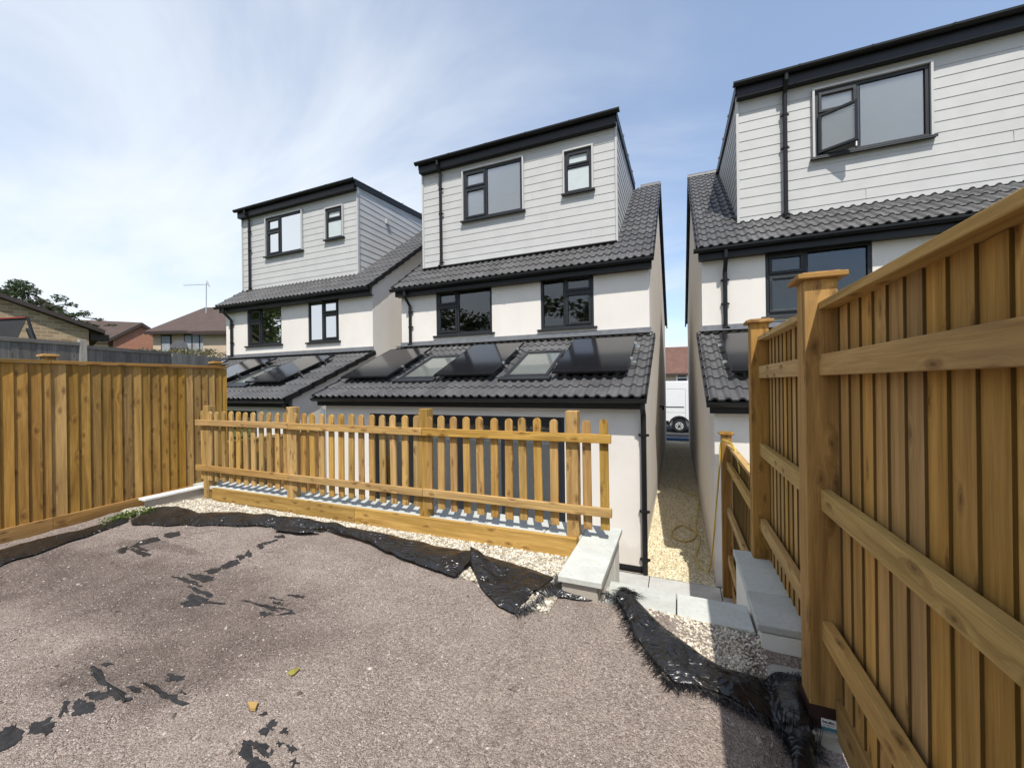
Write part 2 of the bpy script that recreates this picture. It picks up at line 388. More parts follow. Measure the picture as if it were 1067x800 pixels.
RENDER = render_mat('cream_render', (.74,.70,.645), (.48,.43,.37), dirt_amt=.16)
RENDERW = render_mat('white_render', (.78,.76,.71), dirt_amt=.18)
CLAD   = plain('fibre_cement_board', (.46,.457,.445), .6, .35, var=.05, scale=3, bump=.12, bscale=90)
ANTH   = plain('anthracite_plastic', (.018,.020,.023), .42, .35, var=.12)
BLACK  = plain('black_plastic', (.010,.010,.011), .40, .3, var=.15)
LEAD   = plain('lead_flashing', (.16,.165,.175), .5, .5, var=.2, scale=9)
TILE   = tile_mat('grey_roof_tile', (.080,.078,.078), .48, .45)
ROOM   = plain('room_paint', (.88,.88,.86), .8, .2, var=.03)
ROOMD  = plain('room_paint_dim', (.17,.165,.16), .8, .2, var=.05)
GLASS  = glass_mat('window_glass', (.88,.90,.90), mult=.85)
GLASSP = glass_mat('door_glass', (.90,.92,.92), mult=1.2, sheen=.07)
GLASSD = glass_mat('painted_sheen_glass', (.93,.95,.95), mult=1.8, sheen=.17)  # dormer panes: brightness of reflected cloud and room painted as diffuse grey
GLASSF = plain('obscure_glass', (.50,.54,.54), .3, .5, var=.04)
CELLS  = panel_mat()
METAL  = plain('bright_metal', (.6,.6,.6), .3, .5, 1.0)
WHITEP = plain('white_plastic', (.8,.8,.78), .4)
SLAB   = slab_mat('sandstone_slab', (.50,.515,.48))
PAVE   = slab_mat('patio_slab', (.46,.46,.44))
CONC   = render_mat('concrete', (.42,.385,.33), (.25,.2,.15), .4)
SOIL   = soil_mat()
CREAM  = [(0,(.33,.28,.205)),(.3,(.47,.42,.33)),(.7,(.60,.555,.455)),(1,(.76,.73,.64))]
YGRAV  = [(0,(.42,.35,.22)),(.3,(.62,.53,.35)),(.7,(.76,.68,.48)),(1,(.86,.81,.65))]
GRAVEL = gravel_mat('cream_gravel_bed', CREAM, 60); GRAVELY = gravel_mat('yellow_gravel_bed', YGRAV, 48)
STONE  = stone_mat('cream_stones', CREAM); STONEY = stone_mat('yellow_stones', YGRAV)
CHIP   = stone_mat('grey_chips', [(0,(.10,.08,.07)),(.4,(.22,.18,.16)),(.85,(.34,.29,.26)),(.98,(.48,.43,.39)),(1,(.62,.57,.52))])
FILM   = film_mat()
FIBRE  = plain('black_fibre', (.012,.012,.013), .4, .5)
ASPH   = plain('asphalt', (.055,.055,.057), .9, .2, var=.2, scale=20, bump=.4, bscale=80)
EARTH  = plain('rough_earth', (.14,.12,.08), .95, .1, var=.3, scale=2)
GRASS  = plain('rough_grass', (.07,.09,.03), .95, .1, var=.35, scale=3)

# ------------------------------------------------------------------ ground
def zs(x, y):
    """height of the upper garden"""
    b = .038*max(-3.0, min(y, 3.0)) - .12*max(0,min(1,(x+.05)/.5))**2*max(0,min(1,(2.62-y)/.3))
    if x < .35 and -8 < y < 3.05:
        b += .030*(mnoise.noise(Vector((x*1.1, y*1.1, 3)))) + .014*mnoise.noise(Vector((x*3.7, y*3.7, 1))) + .008*mnoise.noise(Vector((x*9, y*9, 5))) + .012*max(0,1-abs(mnoise.noise(Vector((x*2.3+y*.8, y*2.6, 7))))*5)*(1 if y < 2.5 else 0)
    return b
f_, yaw, rl = 414.0, rad(22.6), rad(.74)
Fw = Vector((-math.sin(yaw),math.cos(yaw),0)); R0 = Vector((math.cos(yaw),math.sin(yaw),0))
cR = R0*math.cos(rl)-Vector((0,0,1))*math.sin(rl); cU = R0*math.sin(rl)+Vector((0,0,1))*math.cos(rl)
def gp(u, v):
    """where a line of sight through the photo meets the sloping bed"""
    d = Fw+cR*((u-533.5)/f_)+cU*((400-v)/f_); t = 1.5/(.038*d.y-d.z)
    for _ in range(12): t = .5*t+.5*(1.5-zs(d.x*t, d.y*t)-.01)/(-d.z)
    return Vector((d.x*t, d.y*t, 0))
FAR2P = [(645,618),(662,624),(682,645),(704,663),(728,681),(755,697),(785,706),(812,708),(834,714)]
def zg(x, y):
    z = zs(x,y)
    if x > .40 and 2.03 < y < 2.6: z = max(z, .024)
    elif x > .415 and y <= 2.03: z = max(z, -.082)
    return z
mb = MB(); mb.poly([(-300,-200,-1.16),(300,-200,-1.16),(300,500,-1.16),(-300,500,-1.16)])
struct(build('ground', mb, EARTH))
# garden bed: fine sheet near the camera with skirts down to the lower ground
def heightfield(name, x0, x1, y0, y1, step, mat, zf, skirt=-1.14):
    nx = int(round((x1-x0)/step)); ny = int(round((y1-y0)/step)); vs = []; fs = []
    for j in range(ny+1):
        for i in range(nx+1):
            x = x0+(x1-x0)*i/nx; y = y0+(y1-y0)*j/ny; vs.append((x,y,zf(x,y)))
    for j in range(ny):
        for i in range(nx):
            a = j*(nx+1)+i; fs.append((a,a+1,a+nx+2,a+nx+1))
    m = MB(); m.mesh(vs, fs)
    if skirt is not None:
        rim = [j*(nx+1) for j in range(ny,-1,-1)] + list(range(1,nx+1)) + [j*(nx+1)+nx for j in range(1,ny+1)] + [ny*(nx+1)+i for i in range(nx-1,-1,-1)]
        for a, b in zip(rim, rim[1:]):
            m.poly([vs[b], vs[a], (vs[a][0],vs[a][1],skirt), (vs[b][0],vs[b][1],skirt)])
    return build(name, m, mat, smooth=True)
struct(heightfield('soil_bed', -5.86, .68, -4.0, 2.56, .04, SOIL, zs))
struct(heightfield('neighbour_ground', .70, 9, -4.0, 2.80, .4, GRASS, lambda x,y: .038*y-.16))
struct(heightfield('far_garden', -6.3, -5.86, -8.0, 3.6, .3, EARTH, lambda x,y: .038*y-.05))
struct(heightfield('higher_ground', -70, -13.6, -20, 60, 4.0, GRASS, lambda x,y: .6+1.6*max(0,min(1,(-x-18)/25))))
struct(heightfield('side_garden', -13.6, -6.3, -20, 4.0, 2.0, GRASS, lambda x,y: .1))
# gravel strip in front of the plinth board
NEAR = [(-5.9,2.40),(-4.44,2.52),(-3.80,2.70),(-2.9,2.93),(-2.55,2.95),(-2.16,2.80),(-1.73,2.55),(-1.28,2.42),(-.98,2.24),(-.62,2.26)]
FAR2 = [tuple(gp(*q))[:2] for q in FAR2P]
def ylim(line, x):
    for (a,b),(c,d_) in zip(line, line[1:]):
        if x <= c: return b+(d_-b)*max(0,(x-a))/(c-a)
    return line[-1][1]
def gbed(x,y):
    return zs(x,y) - .045*max(0,min(1,(y-2.55)/.4)) + (.012 if y > ylim(NEAR,x)+.03 else -.03)
def zs2(x,y): return zs(x,y) - .045*max(0,min(1,(y-2.55)/.4))
struct(heightfield('soil_bed', -5.86, -.74, 2.56, 3.24, .04, SOIL, zs2))
struct(heightfield('gravel_strip', -5.86, -.74, 2.3, 3.22, .04, GRAVEL, gbed))
mb = MB(); mb.poly([(-.475,5.62,-1.10),(.43,5.62,-1.10),(.43,18.9,-1.10),(-.475,18.9,-1.10)])
struct(build('gravel_path', mb, GRAVELY))
mb = MB(); mb.poly([(-60,18.9,-1.145),(60,18.9,-1.145),(60,32,-1.145),(-60,32,-1.145)])
struct(build('road', mb, ASPH))
mb = MB(); mb.box(-60,60,32,34,-1.15,-1.02)
struct(build('pavement', mb, plain('pavement_slabs',(.3,.29,.28),.9)))

# patio slabs on the lower level
mb = MB(); y = 3.5
rows = [(3.50,4.06),(4.07,4.63),(4.64,5.20),(5.21,5.61)]
for y0, y1 in rows:
    x = -13.2 + R.uniform(0,.3)
    while x < 7.0:
        x2 = x + R.choice((.42,.56,.84)); mb.box(x, x2-.01, y0, y1, -1.13, -1.095+R.uniform(-.002,.002), axis=0); x = x2
struct(build('patio', mb, PAVE, bevel=.004))

# stone scatter ------------------------------------------------------
ICO_T = (1+5**.5)/2
ICO_V = [Vector(v).normalized() for v in ((-1,ICO_T,0),(1,ICO_T,0),(-1,-ICO_T,0),(1,-ICO_T,0),(0,-1,ICO_T),(0,1,ICO_T),(0,-1,-ICO_T),(0,1,-ICO_T),(ICO_T,0,-1),(ICO_T,0,1),(-ICO_T,0,-1),(-ICO_T,0,1))]
ICO_F = [(0,11,5),(0,5,1),(0,1,7),(0,7,10),(0,10,11),(1,5,9),(5,11,4),(11,10,2),(10,7,6),(7,1,8),(3,9,4),(3,4,2),(3,2,6),(3,6,8),(3,8,9),(4,9,5),(2,4,11),(6,2,10),(8,6,7),(9,8,1)]
OCT_V = [Vector(v) for v in ((1,0,0),(-1,0,0),(0,1,0),(0,-1,0),(0,0,1),(0,0,-1))]
OCT_F = [(0,2,4),(2,1,4),(1,3,4),(3,0,4),(2,0,5),(1,2,5),(3,1,5),(0,3,5)]
def scatter(name, mat, spots, smin, smax, ico=True, flat=.6):
    m = MB(); BV, BF = (ICO_V, ICO_F) if ico else (OCT_V, OCT_F)
    for x, y, z in spots:
        s = R.uniform(smin, smax)*.5; a = R.uniform(0,6.28); ca, sa = math.cos(a), math.sin(a)
        ex, ey, ez = s*R.uniform(.8,1.5), s*R.uniform(.7,1.1), s*R.uniform(.5,.9)*flat/.6
        tl = R.uniform(-.5,.5); vs = []
        for v in BV:
            k = R.uniform(.75,1.15); px, py, pz = v.x*ex*k, v.y*ey*k, v.z*ez*k
            pz2 = pz+px*tl*.6
            vs.append((x+px*ca-py*sa, y+px*sa+py*ca, z+pz2+ez*.25))
        m.mesh(vs, BF)
    return stuff(build(name, m, mat))
def spots(n, x0, x1, y0, y1, zf, keep=None):
    out = []
    while len(out) < n:
        x, y = R.uniform(x0,x1), R.uniform(y0,y1)
        if keep and not keep(x,y): continue
        out.append((x,y,zf(x,y)))
    return out
scatter('soil_chips', CHIP, spots(17000, -5.8, .38, .75, 2.56, zs), .0045, .0125, False)
scatter('soil_stones', CHIP, spots(260, -5.8, .38, .8, 2.5, zs), .010, .026)
scatter('strip_stones', STONE, spots(6500, -5.7, -.76, 2.30, 3.16, gbed, lambda x,y: y > ylim(NEAR,x)+.04), .012, .030)
scatter('step_stones', STONE, spots(1500, -.42, .42, 1.75, 2.58, zs, lambda x,y: y > ylim(FAR2,x)-.03 and R.random() < (.45+.9*mnoise.noise(Vector((x*6,y*6,0))))), .006, .020)
scatter('path_stones', STONEY, spots(8000, -.46, .42, 5.64, 9.5, lambda x,y: -1.10), .012, .028)
scatter('far_path_stones', STONEY, spots(3500, -.46, .42, 9.5, 17, lambda x,y: -1.10), .018, .034, False)

# ------------------------------------------------------------------ retaining wall, copings, steps
w = thing('retaining_wall', 'low white rendered retaining wall with grey sandstone coping under the picket fence', 'wall', (-3,3.36,-1.1))
mb = MB(); mb.box(-6.3,-.48,3.25,3.50,-1.13,.195); mb.box(-.715,-.482,2.58,3.252,-1.13,.194, axis=1); build('wall_face', mb, RENDERW, w)
mb = MB(); x = -6.3
while x < -.76:
    x2 = min(x+R.uniform(.55,.62), -.742)
    if -.742-x2 < .2: x2 = -.742
    mb.box(x, x2-.006, 3.215, 3.53, .196, .236+R.uniform(-.002,.001), axis=0); x = x2
    if x >= -.745: break
mb.box(-.742,-.455,2.52,3.53,.198,.240, axis=1)
build('coping', mb, SLAB, w, bevel=.006)
mb = MB(); mb.box(-.725,-.485,2.545,2.585,.0,.194, axis=0); build('wall_end', mb, CONC, w, bevel=.012)
t = thing('edging_kerb', 'short concrete kerb with white top at foot of the left board fence', 'kerb', (-5.78,2.95,.1))
mb = MB(); mb.box(-5.80,-5.72,2.64,3.30,-.05,.195); build('kerb_body', mb, CONC, t, bevel=.006)
mb = MB(); mb.box(-5.83,-5.70,2.60,3.30,.198,.225); build('kerb_top', mb, plain('white_coping',(.7,.7,.68),.7,.3,var=.1), t, bevel=.005)
s = thing('garden_steps', 'grey sandstone steps leading down between garden and gravel alley', 'steps', (0,2.7,.05))
mb = MB(); mb.box(-.452,-.025,2.585,2.86,.062,.10, axis=0); mb.box(-.018,.385,2.575,2.85,.060,.098, axis=0)
z = -.10
for k in range(5):
    y0 = 2.86+.27*k; mb.box(-.47,-.03,y0-.03,y0+.27,z-.038,z, axis=0); mb.box(-.024,.395,y0-.03,y0+.27,z-.038,z, axis=0); z -= .2
build('tread', mb, SLAB, s, bevel=.006)
mb = MB(); z = .058
for k in range(6):
    y0 = 2.61+.27*k; mb.box(-.475,.40,y0,y0+.24,-1.14,z+.001*k, axis=0); z -= .2
build('riser', mb, CONC, s)
w = thing('stair_wall', 'low white wall with grey slab coping between steps and tall right fence', 'wall', (.5,3.2,-1.1))
mb = MB(); mb.box(.405,.60,2.5,3.52,-1.13,.135, axis=1); build('wall_face', mb, RENDERW, w)
mb = MB(); mb.box(.385,.66,2.50,2.872,.14,.182, axis=1); mb.box(.388,.66,2.88,3.55,.14,.18, axis=1); build('coping', mb, SLAB, w, bevel=.006)
mb = MB(); mb.box(.405,.69,2.03,2.60,-.10,.02, axis=1); mb.box(.42,.69,.6,2.024,-.16,-.085, axis=1)
tag(build('base_slab', mb, slab_mat('rough_concrete_slab',(.36,.34,.30)), bevel=.008), 'rough grey concrete slab along the foot of the tall right fence', 'slab')

# ------------------------------------------------------------------ fences
def post(mb_parent, x, y, z0, z1, w=.12, cap=True, mat=None, capw=.17):
    m = MB(); m.box(x-w/2,x+w/2,y-w/2,y+w/2,z0,z1, axis=2); p = build('post', m, mat or WOOD, mb_parent, bevel=.004)
    if cap:
        m = MB(); m.box(x-capw/2,x+capw/2,y-capw/2,y+capw/2,z1,z1+.022, axis=0)
        m.prism([(x-capw/2+.02,y-capw/2+.02,z1+.022),(x+capw/2-.02,y-capw/2+.02,z1+.022),(x+capw/2-.02,y+capw/2-.02,z1+.022),(x-capw/2+.02,y+capw/2-.02,z1+.022)],(0,0,.008))
        build('post_cap', m, mat or WOOD, p, bevel=.004)
    return p
def boards_y(m, xf, y0, y1, z0f, z1, side, pitch=.10, width=.125, th=.018, step=.014, flip=False):
    """feather edge boards standing side by side along y; side=+1 boards lie to +x of xf"""
    y = y0; k = 0
    while y < y1-.02:
        ya, yb = y, min(y+width, y1); jz = R.uniform(-.004,.004); dx = R.uniform(0,.003)
        tk, tn = th, .006     # thick edge nearer to y low
        a = [(xf+side*(dx+.008),ya), (xf+side*dx,yb), (xf+side*(dx+tk+.004),yb), (xf+side*(dx+tn+.012),ya)]
        if flip: a = [(xf-side*step,ya),(xf+side*.004,yb),(xf+side*.012,yb),(xf+side*.004,ya)]
        else: a = [(xf+side*(0.004),ya),(xf-side*step,yb),(xf+side*.008,yb),(xf+side*.012,ya)]
        zb = z0f(ya); L = z1+jz-zb; ou, ov = R.uniform(0,40), R.uniform(0,40)
        vs = [(p[0],p[1],zb) for p in a]+[(p[0],p[1],z1+jz) for p in a]
        fs = [(3,2,1,0),(4,5,6,7),(0,1,5,4),(1,2,6,5),(2,3,7,6),(3,0,4,7)]
        i = len(m.v); m.v += vs; wv = [0,width,width+.018,2*width+.018]
        for f in fs:
            m.f.append(tuple(i+q for q in f)); m.mi.append(1 if f in (fs[5],fs[3]) else 0)  # edge faces get the dark colour that stands in for gap shade
            m.uv += [(ou+(L if q > 3 else 0), ov+wv[q % 4]) for q in f]
        y += pitch+R.uniform(-.004,.004); k += 1

# tall right fence (its rails face the camera)
f = thing('board_fence', 'tall golden board fence with exposed rails close on the right', 'fence', (.6,1.5,0))
XR = .605
P1Y, P2Y = 2.12, 3.48
def rail(par, x, y0, y1, z, mat=WOODRAIL, w=.038, h=.088, dz=0):
    m = MB(); m.beam((x,y0,z),(x,y1,z+dz), w, h); build('rail', m, mat, par, bevel=.003)
for y0, y1, zt in ((P1Y+.03,P2Y-.03,1.80),(.30,P1Y-.06,1.80),(-1.55,.24,1.80)):
    near = y1 < P1Y
    m = MB(); boards_y(m, XR+.012, y0, y1, lambda y: .05+.02*y, zt, 1, .101 if near else .104, .122, step=.006, flip=True); build('board_panel', m, [WOODR,EDGE_SHADE], f, bevel=.0015)
    m = MB(); m.beam((XR-.006,y0,zt+.014),(XR-.006,y1,zt+.014), .085, .032); build('capping_rail', m, WOODRAIL, f, bevel=.003)
    for zz in (1.555,.985,.43): rail(f, XR-.030, y0, y1, zz+.008)
    m = MB(); m.beam((XR+.004,y0,.03),(XR+.004,y1,.08), .022, .16); build('gravel_board', m, WOODR, f, bevel=.002)
for y, z0 in ((P1Y,-.12),(P2Y,.15),(.27,-.15),(-1.58,-.15)):
    p = post(f, .567, y, z0, 1.93, .118, True, WOOD, .175)
    if y == P1Y:
        m = MB(); mar = plain('maroon_sleeve',(.028,.010,.010),.4,.5)
        for sx, sy in ((-1,0),(1,0),(0,-1),(0,1)):
            if sx: m.box(.567+sx*.0625-.003,.567+sx*.0625+.003,y-.066,y+.066,-.10,.115, axis=2)
            else: m.box(.504,.630,y+sy*.0625-.003,y+sy*.0625+.003,-.10,.114, axis=2)
        m.box(.49,.645,y-.08,y-.064,-.10,-.062, axis=0)
        build('post_sleeve', m, mar, p)
        m = MB(); yl = y-.0672; zb = -.018
        m.poly([(.546,yl,zb),(.600,yl,zb),(.600,yl,zb+.088),(.546,yl,zb+.088)])
        stk = build('sticker', m, plain('white_sticker',(.72,.73,.72),.4), p)
        m = MB(); yl -= .0006; m.poly([(.546,yl,zb+.034),(.600,yl,zb+.034),(.600,yl,zb+.053),(.546,yl,zb+.053)])
        build('sticker_band', m, plain('blue_ink',(.06,.22,.30),.4), p)
        ink = plain('dark_ink',(.03,.03,.04),.5)
        def row(x, z, wd, gap, hs):
            m = MB()
            for ch in hs: m.poly([(x,yl,z),(x+wd,yl,z),(x+wd,yl,z+ch),(x,yl,z+ch)]); x += wd+gap
            build('sticker_print', m, ink, p)
        row(.550, zb+.070, .0036, .0008, [c*.0013 for c in (9,6,6,6,3,7,8,6,5,3)])
        row(.552, zb+.062, .0030, .0016, [.0022]*9)
        row(.558, zb+.008, .0022, .0012, [.009]*9)
# lower run beside the steps
f = thing('lower_board_fence', 'short stepped-down board fence beside the steps with hose over its end post', 'fence', (.53,4.5,-1.1))
m = MB(); boards_y(m, XR-.02, P2Y+.06, 5.36, lambda y: -.95, .72, 1, .09, .11, step=.008, flip=True); build('board_panel', m, [WOODR,EDGE_SHADE], f)
m = MB(); m.beam((XR-.04,P2Y+.06,.735),(XR-.04,5.36,.735), .06, .03); build('capping_rail', m, WOODRAIL, f)
for zz in (.50,-.05,-.62): rail(f, XR-.055, P2Y+.06, 5.36, zz)
m = MB(); m.beam((XR-.02,P2Y+.06,-1.03),(XR-.02,5.36,-1.03), .022, .15); build('gravel_board', m, WOODR, f)
post(f, .535, 5.43, -1.12, .86, .11, True, WOOD, .16)

# left fence (boards face the camera)
f = thing('side_fence', 'long golden feather-edge board fence along the left side of the garden', 'fence', (-5.95,1.5,0))
for y0, y1 in ((-2.1,.05),(.052,1.94),(1.942,3.66)):
    m = MB(); boards_y(m, -5.93, y0, y1, lambda y: .06+.016*y, 1.765, -1, .090, .108); build('board_panel', m, [WOOD,EDGE_SHADE], f, bevel=.0015)
    m = MB(); m.beam((-5.93,y0+.001,1.785),(-5.93,y1-.0,1.785), .07, .034); build('capping_rail', m, WOOD, f, bevel=.003)
    m = MB(); m.beam((-5.915,y0,.075+.02*y0),(-5.915,y1,.075+.02*y1), .026, .165); build('gravel_board', m, WOOD, f, bevel=.003)
    for zz in (1.5,.9,.35): rail(f, -5.99, y0, y1, zz)
for y in (-2.05,.02,1.97,3.60): post(f, -6.06, y, -.1, 1.845, .09, True, WOOD, .13)

# picket fence
YP = 3.2
f = thing('picket_fence', 'golden round-topped picket fence with gravel board across the end of garden', 'fence', (-3.1,YP,.1))
off = org(f)
def picket_mesh():
    m = MB(); wd, th, H = .070, .020, .885; pr = []
    for k in range(9): a = math.pi*k/8; pr.append((wd/2*math.cos(a), H-wd/2+wd/2*math.sin(a)))
    pr = [(wd/2,0)]+pr+[(-wd/2,0)]
    n = len(pr); vs = [(x,-th/2,z) for x,z in pr]+[(x,th/2,z) for x,z in pr]; ou = R.uniform(0,40)
    m.mesh(vs, [tuple(range(n-1,-1,-1)), tuple(range(n,2*n))]+[(k,(k+1)%n,(k+1)%n+n,k+n) for k in range(n)], lambda p: (ou+p[2], ou+p[0]+p[1]))
    return m
pk = picket_mesh(); pk.v = [(v[0]+off.x, v[1]+off.y, v[2]+off.z) for v in pk.v]
pp = [build('picket', pk, WOODP, f, bevel=.002)]
px = [-.546-.1388*k for k in range(38)]
postx = [-.81,-2.27,-4.09,-5.62]
px = [x for x in px if min(abs(x-q) for q in postx) > .055]
for k, x in enumerate(px):
    o = pp[0] if k == 0 else pp[0].copy()
    if k: COL.objects.link(o); o.parent = f
    o.location = (x-off.x, YP+.012-off.y, .318+R.uniform(-.006,.008)-off.z)
    o.rotation_euler = (R.uniform(-.004,.004), R.uniform(-.010,.010), R.uniform(-.03,.03)+ (math.pi if k % 2 else 0))
for x0, x1 in ((-5.77,-4.075),(-4.069,-2.262),(-2.256,-.487)):
    for zz in (1.055,.475):
        m = MB(); m.beam((x0,YP-.018,zz),(x1,YP-.018,zz+R.uniform(-.006,.006)), .034, .070); build('rail', m, WOODP, f, bevel=.003)
for x in postx: post(f, x, YP+.053, -.02 if x < -5 else .10, 1.27, .10, False, WOODP)
for x0, x1 in ((-5.43,-3.105),(-3.1,-.77)):
    m = MB(); m.box(x0,x1,YP-.038,YP+.0,.060,.240); build('gravel_board', m, WOODP, f, bevel=.003)

# divider fence of the lower patios
f = thing('patio_divider_fence', 'lower board fence between two patios seen behind the left pickets', 'fence', (-6.32,4.6,-1.1))
m = MB(); boards_y(m, -6.28, 3.56, 5.60, lambda y: -1.05, .66, -1, .10, .125); build('board_panel', m, [WOOD,EDGE_SHADE], f)
m = MB(); m.beam((-6.29,3.56,.68),(-6.29,5.6,.68), .06, .03); build('capping_rail', m, WOODRAIL, f)

# old grey fence of the neighbour
f = thing('old_grey_fence', 'weathered grey board fence beyond the golden left fence', 'fence', (-11.3,4,.6))
segs = [((-10.7,.2),(-11.16,4.06),2.45),((-11.2,4.16),(-11.80,5.95),2.40)]
for (xa,ya),(xb,yb),zt in segs:
    m = MB(); L = math.hypot(xb-xa,yb-ya); n = int(L/.15)
    for k in range(n):
        t0, t1 = k/n, (k+1.05)/n
        m.beam(((xa+(xb-xa)*(t0+t1)/2),(ya+(yb-ya)*(t0+t1)/2),.55),((xa+(xb-xa)*(t0+t1)/2),(ya+(yb-ya)*(t0+t1)/2),zt-.06), L/n*1.02, .02+.006*(k%2), (1,.15,0))
    build('board_panel', m, GREYWOOD, f)
    m = MB(); m.beam((xa,ya,zt-.03),(xb,yb,zt-.03), .07, .07); build('capping_rail', m, GREYWOOD, f)
post(f, -11.18, 4.11, .5, 2.51, .11, False, PALEWOOD)
f = thing('pale_grey_fence', 'pale grey board fence below the shrubs beside the left house', 'fence', (-12.2,6.8,.6))
m = MB()
for k in range(14):
    t = (k+.5)/14; x, y = -11.84-.8*t, 6.0+1.9*t
    m.beam((x,y,.55),(x,y,2.40+R.uniform(-.02,.02)), .14, .02, (1,.4,0))
build('board_panel', m, PALEWOOD, f)

# ------------------------------------------------------------------ houses
def wall_grid(m, x0, x1, z0, z1, y, holes, reveal=.09):
    xs = sorted({x0,x1,*[h[0] for h in holes],*[h[1] for h in holes]}); zz = sorted({z0,z1,*[h[2] for h in holes],*[h[3] for h in holes]})
    for i in range(len(xs)-1):
        for j in range(len(zz)-1):
            cx, cz = (xs[i]+xs[i+1])/2, (zz[j]+zz[j+1])/2
            if any(h[0] < cx < h[1] and h[2] < cz < h[3] for h in holes): continue
            m.poly([(xs[i],y,zz[j]),(xs[i+1],y,zz[j]),(xs[i+1],y,zz[j+1]),(xs[i],y,zz[j+1])])
    for a,b,c,d in holes:
        e = y+reveal
        m.poly([(a,y,c),(a,y,d),(a,e,d),(a,e,c)]); m.poly([(b,y,d),(b,y,c),(b,e,c),(b,e,d)])
        m.poly([(a,y,d),(b,y,d),(b,e,d),(a,e,d)]); m.poly([(b,y,c),(a,y,c),(a,e,c),(b,e,c)])
def roof_tiles(m, x0, x1, y0, z0, slope, y1, gauge=.335, period=.15, amp=.034, thick=.030, back=1, skip=None):
    """rows of interlocking pantiles; y0 = eave, y1 = top; back=-1 for the far slope"""
    L = abs(y1-y0)*math.sqrt(1+slope*slope); n = max(1, round(L/gauge)); th = math.atan(slope)
    cy, cz = math.cos(th)*back, math.sin(th); ny, nz = -math.sin(th)*back, math.cos(th)
    S = 10; nc = int((x1-x0)/period*S); xs = [x0+(x1-x0)*i/nc for i in range(nc+1)]
    def prof(x):
        t = ((x-x0)/period) % 1.0
        return amp*(max(0.0, math.cos((t-.5)*2*math.pi*.82))**1.15)
    for r in range(n):
        d0, d1 = L*r/n-.02, L*(r+1)/n+.015; jit = R.uniform(-.004,.004); vs = []; fs = []
        for i, x in enumerate(xs):
            h = prof(x); ji = .0015*math.sin(x*41+r*7)
            lo = d0+jit+ji
            for d, hh in ((lo,h+thick-.024),(lo,h+thick),(lo+.012,h+thick+.004),(d1,h+.006)):
                vs.append((x, y0+cy*d+ny*hh, z0+cz*d+nz*hh))
        for i in range(nc):
            a = i*4
            for q in range(3): fs.append((a+q,a+4+q,a+5+q,a+1+q) if back == 1 else (a+1+q,a+5+q,a+4+q,a+q))
        if skip:
            fs = [f for f in fs if not skip(sum(vs[k][0] for k in f)/4, sum(vs[k][1] for k in f)/4)]
        m.mesh(vs, fs)
def frame_rect(m, x0, x1, z0, z1, y, w, d):
    m.box(x0,x1,y-d/2,y+d/2,z1-w,z1, axis=0); m.box(x0,x1,y-d/2,y+d/2,z0,z0+w, axis=0)
    m.box(x0,x0+w,y-d/2+.0005,y+d/2-.0005,z0+w,z1-w, axis=2); m.box(x1-w,x1,y-d/2+.0005,y+d/2-.0005,z0+w,z1-w, axis=2)
